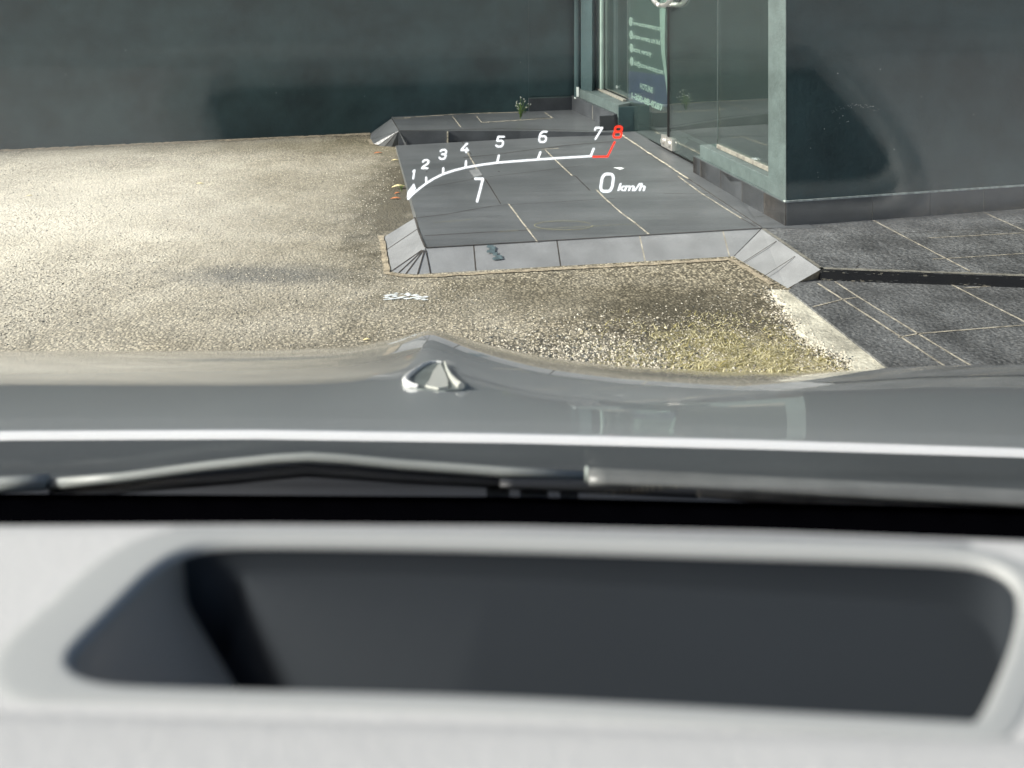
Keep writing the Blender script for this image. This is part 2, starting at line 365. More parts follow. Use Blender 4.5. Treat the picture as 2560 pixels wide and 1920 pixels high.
# teal stain on the second edge tile
st = MB()
def front_pt(px, py):
    a, b = front_b(1077), front_b(1828); n = (NR - NL).cross(a - NL).normalized()
    r = Vector(((px - CX) / F, 1, -(py - HY) / F)); o = Vector((0, 0, CH)); t = (NL - o).dot(n) / r.dot(n); return o + r * t
for (x, y, sx, sy) in ((920, 1055, 22, 12), (930, 1080, 25, 14), (950, 1100, 20, 12), (975, 1118, 24, 10), (955, 1132, 28, 9), (985, 1128, 18, 10), (905, 1085, 10, 9), (940, 1062, 14, 8)):
    pts = []
    for k in range(9):
        t = k / 9 * 2 * math.pi; rr = .7 + random.random() * .6
        p = front_pt(*Z2(x + sx * rr * math.cos(t), y + sy * rr * math.sin(t))); pts.append(p + Vector((0, -.001, .0018 + .00006 * x / 10)))
    st.poly(pts)
tag(st.build("paint_stain", M['teal']), "ragged teal paint stain on the sloping front edge tile of the ramp", "stain")
# mortar bed around the edging
mo = MB()
ml = [at(952, 590), at(960, 632), at(968, 684), at(995, 690), at(1043, 693), at(1080, 692), at(1300, 679), at(1600, 663), at(1822, 650), at(1850, 662), at(1930, 712)]
mo.ribbon([p + Vector((0, 0, .002)) for p in ml], .028, 0, .002, jag=.5)
mo.ribbon([at(x, y) for x, y in ((0, 377), (250, 366), (500, 354), (700, 345), (925, 335))], .07, 1, .004, jag=1.5)
tag(mo.build("mortar_bed_ground", [M['mortar'], M['mortar']]), kind="structure")
# raised slab along the boundary wall
up = MB(); zt = .125
U = [at(979, 296, zt), at(997, 327, zt), at(1300, 327, zt), at(1548, 331, zt + .003), at(1440, 268, zt), wa(1321, z=zt) + WAn * .02, wa(979, z=zt) + WAn * .02]
up.prism(U, .2, 0, 1)
def ul(pts, wd, m, jag=.7): up.ribbon([at(x, y, zt) for x, y in pts], wd * .7, m, .002, jag=jag)
ul([Z2(680, 228), Z2(735, 298)], .01, 2); ul([Z2(832, 226), Z2(865, 268)], .012, 2); ul([Z2(865, 268), Z2(1080, 255), Z2(1310, 240)], .02, 2)
ul([Z2(1260, 204), Z2(1310, 240)], .014, 2)
ul([Z2(300, 243), Z2(345, 318)], .008, 3); ul([Z2(350, 319), Z2(1000, 308), Z2(1690, 322)], .012, 3, .2)
ul([(985, 297), (1150, 285), (1300, 281)], .03, 2, 1.4)
pf = atd(*Z2(650, 325), 6.545); up.box((pf.x - .004, 6.54, .02), (pf.x + .006, 6.57, .12), 2)
tag(up.build("raised_pavement", [M['tile'], M['tile_skirt'], M['grout'], M['grout_dark']]), "raised slate strip along the wall", kind="structure")
fe = MB(); ap = U[1] + Vector((0, -.0, .001))
arc = [at(928, 332, 0), at(925, 350, 0), at(930, 361, 0), at(945, 364, 0), at(962, 366, 0), at(980, 367, 0), at(998, 366, .0), at(1018, 363, .02), at(1040, 357, .02)]
fe.poly([U[0] + Vector((0, 0, .001)), arc[0], arc[1], ap], 0)
for a, b in zip(arc[1:], arc[2:]): fe.poly([ap, a.lerp(b, .04), a.lerp(b, .96)], 0)
for a in arc[1:]: fe.ribbon([ap.lerp(a, .15), a], .004, 1, .002)
fe.ribbon(arc[1:4], .03, 2, .006, jag=.6)
tag(fe.build("fan_edging_pavement", [M['tile'], M['grout_dark'], M['mortar']]), kind="structure")
# right ramp flank, terrace and lower terrace
A, B = at(1904, 573, .07), at(2051, 674, .07); C, D = at(1832, 645, -.003), at(1965, 723, -.003)
rf = MB(); rf.poly([A, C, D, B], 0); rf.poly([B, D, at(2042, 709, -.003)], 1)
for a, b in (((480, 880), (690, 745)), ((600, 970), (805, 838))):
    def fl(px, py):
        n = (B - A).cross(C - A).normalized(); r = Vector(((px - CX) / F, 1, -(py - HY) / F)); o = Vector((0, 0, CH)); return o + r * ((A - o).dot(n) / r.dot(n))
    rf.ribbon([fl(*Z4(*a)), fl(*Z4(*b))], .004, 2, .0008)
rf.ribbon([A + Vector((.01, 0, 0)), B + Vector((.01, 0, 0))], .018, 3, .003)
tag(rf.build("flank_edging_pavement", [M['tile_bevel'], M['mortar'], M['grout_dark'], M['frame']]), kind="structure")
WB0 = Vector((1.404, 4.476, 0)); WB1 = at(2560, 522, .07); WBd = Vector((WB1.x - WB0.x, WB1.y - WB0.y, 0)).normalized()
far = WB0 + WBd * 7
te = MB(); e1 = at(2560, 692, .07); er = B + (e1 - B).normalized() * 6
te.prism([A, B, er, Vector((far.x, far.y + .3, .07)), Vector((WB0.x, WB0.y + .3, .07)), at(1964, 566, .07) + Vector((0, .02, 0))], .14, 0, 1)
def tl(pts, wd, m=2, z=.07, jag=.5): te.ribbon([at(*Z4(x, y), z) for x, y in pts], wd * .75, m, .002, jag=jag)
tl([(1285, 618), (1880, 930)], .012); tl([(1970, 572), (2212, 680), (2600, 855)], .012); tl([(1620, 727), (2212, 695)], .007)
tl([(1650, 857), (1780, 850), (2212, 822)], .007); tl([(620, 672), (745, 655)], .005, 3)
te.ribbon([B + Vector((0, .012, 0)), e1 + Vector((0, .012, 0)), er + Vector((0, .012, 0))], .022, 4, .003, jag=.8)
for _ in range(90):  # glossy glints on the step face, painted as pale flecks
    t = random.random() ** 1.6; p = B.lerp(e1, t * 1.3); z_ = random.choice((.06, .03, .028, .062)) + random.uniform(-.004, .004); s_ = random.uniform(.002, .011)
    te.poly([Vector((p.x - s_, p.y - .0015, z_)), Vector((p.x + s_, p.y - .0015, z_ - .001)), Vector((p.x + s_ * .6, p.y - .0015, z_ + s_ * .25)), Vector((p.x - s_ * .7, p.y - .0015, z_ + s_ * .2))], random.choice((4, 2, 0)))
tl([(1400, 700), (1900, 672)], .004, 3); tl([(1180, 905), (1200, 890)], .004, 3)
ob = tag(te.build("terrace_pavement", [M['tile_stone'], M['rubber'], M['grout'], M['grout_dark'], M['frame']]), "slate terrace along the shop wall", kind="structure")
lo = MB(); zl = .022
P0, P1 = at(1971, 725, zl), at(2221, 920, zl); Pn = P1 + (P1 - P0).normalized() * 3
lo.prism([P0, Pn, Vector((8, Pn.y, zl)), Vector((8, 3.99, zl)), Vector((B.x, 3.99, zl))], .1, 0)
def ll(pts, wd, jag=.5): lo.ribbon([at(*Z4(x, y), zl) for x, y in pts], wd * .75, 1, .002, jag=jag)
ll([(945, 1005), (1095, 1103), (1455, 1335), (1710, 1505), (2300, 1900)], .013); ll([(1050, 995), (1195, 1090), (1560, 1315), (1875, 1505), (2500, 1900)], .012)
ll([(1740, 1000), (2212, 1240), (2700, 1490)], .012); ll([(915, 1150), (1095, 1105), (1195, 1090)], .009); ll([(1440, 1338), (1560, 1315), (2212, 1262)], .009); ll([(1840, 1035), (2212, 1008)], .006)
for x in (1695, 2148):
    c = atd(*Z4(x, 960), 3.845)
tag(lo.build("lower_terrace_pavement", [M['tile_stone'], M['grout']]), "lower slate terrace beside the asphalt", kind="structure")
co = MB()
L_, R_ = [], []
edge_l = [(640, 1040), (700, 1120), (770, 1200), (850, 1290), (930, 1370), (1010, 1420), (1100, 1470), (1160, 1530), (1300, 1650), (1500, 1820)]
edge_r = [(762, 1045), (850, 1115), (930, 1170), (1020, 1240), (1110, 1310), (1190, 1375), (1290, 1455), (1385, 1530), (1530, 1645), (1750, 1820)]
for (a, b) in zip(edge_l, edge_r):
    p, q = at(*Z4(*a), .012), at(*Z4(*b), .014); L_.append(p); R_.append(q)
LL, RR = [], []
for i in range(len(L_) - 1):
    for k in range(8):
        p = L_[i].lerp(L_[i + 1], k / 8); p.x += (noise.noise(p * 5) + .5 * noise.noise(p * 22) + .35 * noise.noise(p * 70)) * .035; LL.append(p); RR.append(R_[i].lerp(R_[i + 1], k / 8))
for i in range(len(LL) - 1):
    co.poly([LL[i], LL[i + 1], RR[i + 1], RR[i]]); a, b = LL[i], LL[i + 1]
    co.poly([a, b, Vector((b.x - .02, b.y, -.01)), Vector((a.x - .02, a.y, -.01))])
tag(co.build("concrete_kerb", M['concrete']), "rough pale concrete strip between asphalt and lower terrace", kind="structure")
# ------------------------------------------------------------------ boundary wall
wl = empty("boundary_wall", wa(1321, z=0))
tag(wl, "long dark green rendered wall running behind the asphalt and the weed", "wall")
b = MB(); L0 = WA0 - WAd * 7; K = wa(1321, z=0); Kc = wa(1432, z=0)
b.wall(L0, Kc + WAd * .6, -.1, 3.0, .25)
b.wall(K - WAn * .008, Kc - WAn * .008, .25, 3.0, .015)
for _ in range(26):
    px, py = random.uniform(40, 1400), random.uniform(5, 290); q = wa(px, py)
    if q.z < .2: continue
    s_ = random.uniform(.001, .0035); o_ = q - WAn * .0015
    b.poly([o_ + WAd * s_, o_ + Vector((0, 0, s_ * 1.6)), o_ - WAd * s_, o_ - Vector((0, 0, s_))], 1)
b.build("wall", [M['paint'], M['paint_worn']], wl)
b = MB(); b.wall(K - WAn * .02, Kc + WAd * .05 - WAn * .02, .115, .232, .022, 0)
b.wall(K - WAn * .018, Kc + WAd * .05 - WAn * .018, .232, .238, .02, 1)
b.build("skirting", [M['tile_skirt'], M['sill']], wl)
# ------------------------------------------------------------------ shop building
shop = empty("shop_building", (1.41, 4.49, .07))
tag(shop, "dark green shop with glazed entrance, tiled skirting and a pale corner reveal", "building")
gd = Vector((.265, -1, 0)).normalized()                   # along the shop front, towards the camera
gn = Vector((-gd.y * -1, 0, 0)); gn = Vector((0, 0, 1)).cross(gd) * -1   # out of the front, to the left
gn = Vector((gd.y, -gd.x, 0));                            # points to -X
G0 = Vector((.928, 6.59, 0))
def gl(px, py=None, z=None, off=0.0):
    p = G0 + gn * off; return on_line(px, p, p + gd, py, z)
C0 = Vector((1.417, 4.49, 0))                             # outer corner
def cf(px, py=None, z=None): return on_line(px, C0, C0 + gd, py, z)
colf = cf(1924)
b = MB(); H = 3.0
inn = colf + gn * -.30
b.prism([Vector((p.x, p.y, H)) for p in (C0, C0 + WBd * 7, C0 + WBd * 7 + Vector((0, 6, 0)), C0 + WBd * 6.7 + Vector((0, 6, 0)), C0 + WBd * 6.7 + Vector((0, .3, 0)), inn, colf)], H + .1, 0)
for (x, y) in ((740, 390), (1075, 358), (853, 628), (1020, 650), (755, 742), (755, 785), (635, 828), (525, 980), (582, 1172), (1400, 575), (1812, 715), (920, 640), (880, 690), (1185, 990), (585, 1210), (940, 660), (780, 725)):
    p = on_line(1860 + x * .3165, C0, C0 + WBd, 60 + y * .3165); s_ = random.uniform(.0018, .004)
    nn = Vector((WBd.y, -WBd.x, 0)) * .0015
    b.poly([p + nn + WBd * s_, p + nn + Vector((0, 0, s_)), p + nn - WBd * s_ * 1.2, p + nn - Vector((0, 0, s_ * .8))], 1)
for k in range(60):
    t = k / 60; x = 690 + t * 380; y = 690 - 45 * math.sin(t * 3) + random.uniform(-18, 18)
    p = on_line(1860 + x * .3165, C0, C0 + WBd, 60 + y * .3165); s_ = random.uniform(.0006, .0018); nn = Vector((WBd.y, -WBd.x, 0)) * .0012
    b.poly([p + nn + WBd * s_ * 2, p + nn + Vector((0, 0, s_)), p + nn - WBd * s_ * 2, p + nn - Vector((0, 0, s_ * .8))], 1)
p = on_line(1860 + 818 * .3165, C0, C0 + WBd, 60 + 771 * .3165); nn = Vector((WBd.y, -WBd.x, 0)) * .0016
b.poly([p + nn - WBd * .009 - Vector((0, 0, .002)), p + nn + WBd * .008, p + nn + WBd * .006 + Vector((0, 0, .004)), p + nn - WBd * .006], 1)
b.build("wall", [M['paint'], M['paint_worn']], shop)
# pale reveal on the end of that wall
b = MB(); b.wall(colf + gn * .002, C0 + gn * .002, .19, H, -.006, 0); b.build("reveal", M['sill'], shop)
b = MB(); b.prism([Vector((p.x, p.y, H + .25)) for p in (WA1 + WAd * 2.2, C0 + Vector((-.35, -.5, 0)), C0 + WBd * 7.2 + Vector((0, -.5, 0)), C0 + WBd * 7.2 + Vector((0, 7, 0)), Vector((1, 13, 0)))], .25, 0)
b.build("roof", M['room'], shop)
# interior: floor and back walls
b = MB(); gA, gB = gl(1925, z=.098, off=-.02), gl(1480, z=.098, off=-.02)
b.prism([Vector((p[0], p[1], .098)) for p in ((gB.x, gB.y), (gA.x, gA.y), (8, 5.6), (8, 11), (.7, 11))], .2, 0); b.box((.7, 10.9, .1), (8, 11, H), 0)
b.build("interior_floor", M['room'], shop)
b = MB(); b.wall((3.2, 5.0), (3.2, 10.9), .1, H, .1); b.wall((.95, 7.75), (.8, 10.9), .1, H, .1); b.wall((.55, 7.72), (1.0, 7.8), .1, H, .1); b.build("interior_wall", M['room'], shop)
# far pier between boundary wall and glass
q0 = wa(1453, z=0); pz = .24
b = MB()
p0 = atd(1453, 226, 7.30); p1 = atd(1480, 226, 7.22)
b.prism([Vector((p.x, p.y, H)) for p in (p0, p1, p1 + Vector((.35, .9, 0)), p0 + Vector((0, .9, 0)))], H, 0)
b.build("pier", M['paint'], shop)
b = MB(); r0 = gl(1483, z=0, off=.0); 
b.wall(gl(1481, z=0, off=.01), gl(1486, z=0, off=.01), .30, H, -.03, 0); b.build("frame", M['frame'], shop)
b = MB(); b.wall(gl(1487, z=0, off=.006), gl(1509, z=0, off=.006), .31, H, -.02, 0); b.build("reveal", M['reveal'], shop)
b = MB(); pp = atd(1444, 240, 7.36); b.tube([(pp.x, pp.y, .235), (pp.x, pp.y, H)], .030, 0, 12)  # tube standing in for the dark strip in the wall corner
b.box((pp.x - .012, pp.y - .034, .25), (pp.x + .008, pp.y - .028, .33), 1); b.box((pp.x - .03, pp.y - .04, .235), (pp.x + .01, pp.y - .01, .243), 1)
b.build("corner_strip", [M['paint'], M['letter']], shop, smooth=False)
# left plinth under the fixed pane
s0 = Vector((.504, 7.427, 0)); s1 = Vector((.768, 6.587, 0))
b = MB(); sd = (s1 - s0).normalized(); 
cutp = s0.lerp(s1, .53)
b.wall(s0, cutp - sd * .004, .11, .245, .03, 0); b.wall(cutp + sd * .004, s1, .10, .245, .03, 0); b.wall(cutp - sd * .004, cutp + sd * .004, .1, .240, .025, 1)
b.wall(s1 + sd * .012, s1, .09, .24, .12, 0)
b.build("skirting", [M['tile_skirt'], M['frame']], shop, bevel=.002)
b = MB(); sn = Vector((-sd.y, sd.x, 0))
b.prism([Vector((p.x, p.y, .316)) for p in (s0 + sn * .03, s1 + sn * .03 + sd * .02, gl(1568, z=0) + gd * .03 + gn * -.04, gl(1480, z=0) + gn * -.04)], .25, 0)
b.prism([Vector((p.x, p.y, .300)) for p in (s1 + sn * .028 + sd * .026, s1 + sn * .028 + sd * .02, s1 + sn * .19 + sd * .02, s1 + sn * .19 + sd * .026)], .2, 1)
b.build("plinth", [M['sill'], M['paint']], shop, bevel=.004)
b = MB(); b.wall(gl(1484, z=0, off=.008), gl(1566, z=0, off=.008), .316, .332, -.03, 0); b.build("frame", M['frame'], shop, bevel=.002)
# fixed pane, two door leaves, right pane
def pane(name, pa, pb, z0, z1, parent):
    m = MB(); m.wall(pa, pb, z0, z1, .010); return m.build(name, M['glass'], parent)
xa, xb, xc, xd, xe = gl(1487), gl(1569), gl(1671), gl(1794), gl(1930)
w1 = empty("window", xa, shop); w1.matrix_parent_inverse = Matrix.Translation(-shop.location)
pane("pane", xa, xb - gd * .006, .34, H, w1)
b = MB(); b.wall(xb - gd * .005 + gn * .002, xb + gn * .002, .33, H, .012, 0); b.build("seal", M['sill'], w1)
w2 = empty("window", xd, shop); w2.matrix_parent_inverse = Matrix.Translation(-shop.location)
pane("pane", xd + gd * .006, xe + gd * .1, .30, H, w2)
b = MB(); b.wall(xd - gd * .001 + gn * .002, xd + gd * .003 + gn * .002, .33, H, .012, 0); b.build("seal", M['sill'], w2)
def half_ring(cen, sgn, off, r=.20, tr=.016):
    pts = []
    for k in range(19):
        t = -math.pi / 2 + math.pi * k / 18
        pts.append(cen + gd * (sgn * (.02 + r * math.cos(t))) + Vector((0, 0, r * math.sin(t))) + gn * off)
    m = MB(); m.tube(pts, tr, 0, 12)
    for e in (pts[1], pts[-2]): m.tube([e, e - gn * off * .98], tr * .6, 0, 8)
    return m
hc = Vector((xc.x, xc.y, 1.305))
for (pa, pb, sg) in ((xb, xc, -1), (xc, xd, 1)):
    d_ = empty("door", pa, shop); d_.matrix_parent_inverse = Matrix.Translation(-shop.location)
    pane("pane", pa + gd * .004, pb - gd * .004, .112, H - .3, d_)
    half_ring(hc, sg, .055).build("handle", M['steel'], d_, smooth=True)
    half_ring(hc, sg, -.055).build("handle", M['steel'], d_, smooth=True)
    base_z = .112
    m = MB(); q = pb - gd * .005 if sg < 0 else pa + gd * .005
    m.wall(q - gd * (.085 if sg < 0 else 0) + gn * .014, q + gd * (0 if sg < 0 else .075) + gn * .014, base_z + .004, base_z + .085, .038)
    cpt = q + gd * (-.045 if sg < 0 else .04) + gn * .014 + Vector((0, 0, base_z + .046 - q.z))
    m.tube([cpt, cpt + gn * .016], .020, 0, 14)
    m.build("patch_fitting", M['steel'], d_, bevel=.002)
    if sg < 0:
        m = MB(); m.wall(pa + gd * .0 + gn * .014, pa + gd * .11 + gn * .014, .106, .19, .038); m.build("patch_fitting", M['steel'], d_, bevel=.002)
b = MB(); b.wall(xc - gd * .014 + gn * .003, xc + gd * .014 + gn * .003, .11, H - .3, .016); b.wall(xb, xd + gd * .1, .098, .106, .012)
b.build("door_gap_seal", M['gap'], shop)
# right plinth with sill, skirting in separate tiles
b = MB(); e0 = cf(1749, z=0)
b.prism([Vector((p.x, p.y, .275)) for p in (e0, colf + gd * .02, colf + gd * .02 - gn * .16, e0 - gn * .16)], .25, 0)
b.build("plinth", M['sill'], shop, bevel=.004)
b = MB(); b.wall(xd + gn * .008, xe + gn * .008, .275, .300, .03, 0); b.build("frame", M['frame'], shop, bevel=.003)
b = MB(); k0 = Vector((1.139, 5.479, 0)); k1 = Vector((1.404, 4.476, 0)); kd = (k1 - k0).normalized()
def kz(p): return .195
xs = [1733, 1751, 1801, 1855, 1910, 1963]
for a_, c_ in zip(xs, xs[1:]):
    p, q = on_line(a_, k0, k1), on_line(c_, k0, k1); b.wall(p + kd * .002, q - kd * .002, .06, .193, .05, 0)
b.wall(on_line(1733, k0, k1), on_line(1963, k0, k1), .05, .188, .045, 1)
b.wall(on_line(1736, k0, k1) + Vector((-kd.y, kd.x, 0)) * .004, on_line(1961, k0, k1) + Vector((-kd.y, kd.x, 0)) * .004, .193, .198, .05, 2)
xs = [1966, 2181, 2325, 2460, 2560, 2740, 2900, 3200, 3600]; W0 = Vector((WB0.x, WB0.y, 0)); W1 = W0 + WBd
for i, (a_, c_) in enumerate(zip(xs, xs[1:])):
    p, q = on_line(a_, W0, W1), on_line(c_, W0, W1); b.wall(p + WBd * .0025, q - WBd * .0025, .05, .192, .02, 0)
    if i: b.wall(p - WBd * .003 + Vector((0, .003, 0)), p + WBd * .003 + Vector((0, .003, 0)), .05, .190, .015, 4 if i in (1, 3, 5) else 1)
b.wall(W0 + Vector((0, .004, 0)), W0 + WBd * 6 + Vector((0, .004, 0)), .192, .200, .02, 3)
b.build("skirting", [M['tile_skirt'], M['grout_dark'], M['sill'], M['paint_worn'], M['frame']], shop)
# ------------------------------------------------------------------ vinyl poster behind the door
po = empty("poster", gl(1572, z=.3, off=-.03)); tag(po, "dark green vinyl contact poster with purple bands behind the left glass door", "poster")
OFF = -.035
def pp_(px, py): return gl(px, py, off=OFF)
b = MB(); xl = gl(1571, off=OFF); 
right = [(0, 1652), (28, 1649), (80, 1650), (130, 1653), (165, 1658), (200, 1663), (230, 1667), (268, 1671)]
def rpx(y):
    for (y0, x0), (y1, x1) in zip(right, right[1:]):
        if y0 <= y <= y1: return x0 + (x1 - x0) * (y - y0) / (y1 - y0)
    return 1655
ys = [-90, -60, -30, 0, 28, 60, 100, 130, 165, 185, 188, 200, 230, 252, 268]
def lrow(y, xoff=0, k=.35):  # rows follow the perspective of the shop front
    return y
rows = []
for y in ys:
    rr = rpx(max(y, 0)); rows.append((pp_(1571, y - (rr - 1571) * .12), pp_(rr, y)))
for i in range(len(rows) - 1):
    a, c = rows[i], rows[i + 1]; band = ys[i] < 0 or ys[i] >= 188
    if ys[i] >= 188 or ys[i] < 0: mi = 1
    else: mi = 0
    b.prism([a[0], a[1], c[1], c[0]], .003, mi, direction=-gn)
b.build("sheet", [M['vinyl'], M['purple']], po)
b = MB()
for i in range(len(rows) - 1):
    y0, y1 = ys[i], ys[i + 1]
    w0 = max(2, 15 - max(y0, 0) * .05); w1_ = max(2, 15 - max(y1, 0) * .05)
    a0, a1 = pp_(rpx(max(y0, 0)), y0), pp_(rpx(max(y0, 0)) + w0, y0 + 1); c0, c1 = pp_(rpx(max(y1, 0)), y1), pp_(rpx(max(y1, 0)) + w1_, y1 + 1)
    b.prism([a0, a1, c1, c0], .004, 0, direction=-gn)
b.build("rolled_edge", M['vinyl_edge'], po)
def text_mesh(s, shear=0, offset=0.0, extr=0.0):
    cu = bpy.data.curves.new("lettering", 'FONT'); cu.body = s; cu.size = 1; cu.shear = shear; cu.offset = offset; cu.extrude = extr; cu.resolution_u = 3
    o = bpy.data.objects.new("lettering", cu); COL.objects.link(o)
    dg = bpy.context.evaluated_depsgraph_get(); me = bpy.data.meshes.new_from_object(o.evaluated_get(dg))
    bpy.data.objects.remove(o); bpy.data.curves.remove(cu); return me
def put_text(s, origin, xdir, updir, width, height, m, parent, name="lettering", **k):
    me = text_mesh(s, **k); xs_ = [v.co.x for v in me.vertices]; ys_ = [v.co.y for v in me.vertices]
    x0, x1 = min(xs_), max(xs_); capref = .70
    n_ = xdir.cross(updir).normalized()
    for v in me.vertices:
        c = v.co.copy(); v.co = origin + xdir * ((c.x - x0) / (x1 - x0) * width) + updir * (c.y / capref * height) + n_ * (c.z)
    me.materials.clear(); me.materials.append(m)
    o = bpy.data.objects.new(name, me); link(o, parent)
    if parent: o.matrix_parent_inverse = Matrix.Translation(-parent.location)
    return o
UPV = Vector((0, 0, 1))
for (txt, xa_, ya, xb_, h) in (("www.eccare-warranty.co", 1583, 62, 1650, .034), ("eccare warranty sdn bhd", 1583, 95, 1650, .036), ("eccare_warranty", 1583.5, 128, 1628, .036), ("info@eccare-warranty.com", 1584.5, 162, 1658, .036), ("HOTLINE", 1600, 221, 1632, .042), ("1-300-88-8287", 1579, 245, 1657, .045)):
    p = gl(xa_, ya, off=OFF + .003); q = gl(xb_, off=OFF + .003); wdt = ((q.x - p.x) ** 2 + (q.y - p.y) ** 2) ** .5
    put_text(txt, p, gd, UPV, wdt, h, M['letter'], po, offset=.03 if "1-3" not in txt else .045)
b = MB()
for (x, y) in ((1577, 54), (1578, 87), (1578.5, 120), (1579, 153)):
    c = gl(x, y, off=OFF + .003); b.poly([c + gd * .036 * math.cos(t) + UPV * .036 * math.sin(t) for t in [2 * math.pi * k / 20 for k in range(20)]])
b.build("icon_disc", M['letter'], po)
# ------------------------------------------------------------------ weed and small litter
def weed(base, h, label, flowers=True, n=9, seed=1):
    rnd = random.Random(seed); e = empty("weed", base); tag(e, label, "weed")
    s = MB(); l = MB(); fl_ = MB()
    for i in range(n):
        a = rnd.uniform(0, 2 * math.pi); sp = rnd.uniform(.15, .75); hh = h * rnd.uniform(.55, 1)
        pts = [base + Vector((math.cos(a) * sp * hh * t * t, math.sin(a) * sp * .5 * hh * t * t, hh * (t - .25 * sp * t * t))) for t in (0, .25, .5, .75, 1)]
        s.tube(pts, [.0022, .0018, .0015, .0012, .0008], 0, 5)
        for k in range(12):
            t = rnd.uniform(.05, .95) ** 1.4; p = pts[0].lerp(pts[-1], t) + Vector((0, 0, hh * .1 * (1 - t))); b_ = rnd.uniform(0, 6.28); ln = rnd.uniform(.008, .018) * (h / .16)
            d = Vector((math.cos(b_), math.sin(b_) * .6, rnd.uniform(.1, .9))).normalized() * ln; sd_ = d.cross(Vector((rnd.random(), .3, 1))).normalized() * ln * .25
            l.poly([p, p + d * .5 + sd_, p + d, p + d * .5 - sd_])
        if flowers:
            c = pts[-1]
            for k in range(4):
                d = Vector((rnd.uniform(-1, 1), rnd.uniform(-1, 1), rnd.uniform(-1, 1))) * .006; r_ = .0035
                fl_.poly([c + d + Vector((r_, 0, 0)), c + d + Vector((0, 0, r_)), c + d - Vector((r_, 0, 0)), c + d - Vector((0, 0, r_))])
    s.build("stem", M['stem'], e)
    i0 = len(l.v); l.v += fl_.v; l.f += [[i0 + k for k in f] for f in fl_.f]; l.m += [1] * len(fl_.f)
    l.build("foliage", [M['stem'], M['flower']], e)
    return e
weed(at(1301, 298, zt), .19, "straggly green weed with tiny pale flowers growing from the raised slab", True, 15, 3)
weed(at(1039, 357, .03), .05, "tiny green sprout at the fan shaped corner of the raised slab", False, 6, 5)
weed(at(1004, 478, .01), .06, "small green sprout beside the left edge of the ramp", False, 8, 8)
def leaf(px, py, z, ln, rot, mt, label, cat="leaf", group=None):
    c = at(px, py, z); m = MB(); d = Vector((math.cos(rot), math.sin(rot), 0)); s_ = Vector((-d.y, d.x, 0)); N_ = 6
    up_, lo_ = [], []
    for i in range(N_ + 1):
        t = i / N_; wd = ln * .16 * math.sin(math.pi * min(max(t, .04), .96)); z_ = .003 + ln * .10 * math.sin(math.pi * t)
        up_.append(c + d * ln * (t - .5) + s_ * wd + Vector((0, 0, z_ + .2 * wd))); lo_.append(c + d * ln * (t - .5) - s_ * wd + Vector((0, 0, z_)))
    for i in range(N_): m.poly([lo_[i], lo_[i + 1], up_[i + 1], up_[i]])
    o = m.build("fallen_leaf", mt); s2 = o.modifiers.new("thick", 'SOLIDIFY'); s2.thickness = .0012
    return tag(o, label, cat, group)
leaf(996, 468, .01, .085, .35, M['leaf_pale'], "curled pale yellow leaf against the left edge of the ramp")
G = "dry leaves by the ramp"
leaf(945, 384, 0, .06, .3, M['leaf_dry'], "orange dry leaf lying farthest left near the fan shaped slab corner", group=G)
leaf(987, 402, 0, .05, .1, M['leaf_pale'], "tan dry leaf between the slab corner and the curled pale leaf", group=G)
leaf(993, 484, 0, .045, .8, M['leaf_dry'], "small orange leaf just below the curled pale leaf", group=G)
leaf(989, 498, 0, .06, .1, M['leaf_dry'], "orange leaf nearest the sloping corner tiles of the ramp", group=G)
leaf(500, 460, 0, .045, .0, M['leaf_pale'], "tan dry leaf alone in the middle of the pale asphalt")
leaf(73, 491, 0, .035, .4, M['leaf_pale'], "yellow dry leaf on the asphalt at the far left")
leaf(917, 851, 0, .03, .3, M['leaf_pale'], "yellow leaf on the asphalt just above the bonnet crest")
b = MB()
for _ in range(46):
    x = random.uniform(962, 1068); y = random.uniform(735, 750) - 3 * math.sin((x - 962) / 30)
    c = at(x, y, .003 + random.random() * .001); s_ = random.uniform(.006, .02)
    b.poly([c + Vector((s_, 0, 0)), c + Vector((0, s_ * .5, 0)), c - Vector((s_, 0, 0)), c - Vector((.2 * s_, s_ * .4, 0))])
tag(b.build("scrape_mark", M['scrape']), "white scrape mark on the asphalt in front of the ramp corner", "mark")
# loose grit (uncountable)
gm = MB()
def stone(c, s_):
    a = random.random() * 6.28; dx = Vector((math.cos(a), math.sin(a), 0)) * s_ * random.uniform(.7, 1.3); dy = Vector((-math.sin(a), math.cos(a), 0)) * s_ * random.uniform(.5, 1); dz = Vector((0, 0, s_ * random.uniform(.4, .8)))
    v = [c + dx, c + dy, c - dx, c - dy, c + dz + dx * random.uniform(-.3, .3)]
    i = len(gm.v); gm.v += [tuple(x) for x in v]; k = 0 if random.random() < .75 else (1 if random.random() < .5 else 2)
    for q in ((0, 1, 4), (1, 2, 4), (2, 3, 4), (3, 0, 4)): gm.f.append([i + t for t in q]); gm.m.append(k)
def blocked(p):
    if p.y < 1.2: return True
    t = (p.y - 3.84) / (P1.y - 3.84)
    return False
cnt = 0
def inside_hard(x, y):
    # keep off the tiled areas
    if y > 4.15 and x > -.75 - (y - 4.15) * .0 + 0 and y < 7.5: 
        return x > -.62 - .21 * (y - 4.2)
    if x > 1.0 and y > 3.6: return x > 1.05
    kx = 1.19 + (3.72 - y) * .13
    return x > kx if y < 3.75 else False
while cnt < 34000:
    y = 2.1 + 4.2 * random.random() ** 1.6; x = random.uniform(-.62, .62) * y
    if inside_hard(x, y) or (y > 3.9 and x > -.5): continue
    d = noise.noise(Vector((x * 1.7, y * 1.7, 0)))
    if random.random() > .55 + d: continue
    stone(Vector((x, y, .0005)), random.uniform(.0022, .0055)); cnt += 1
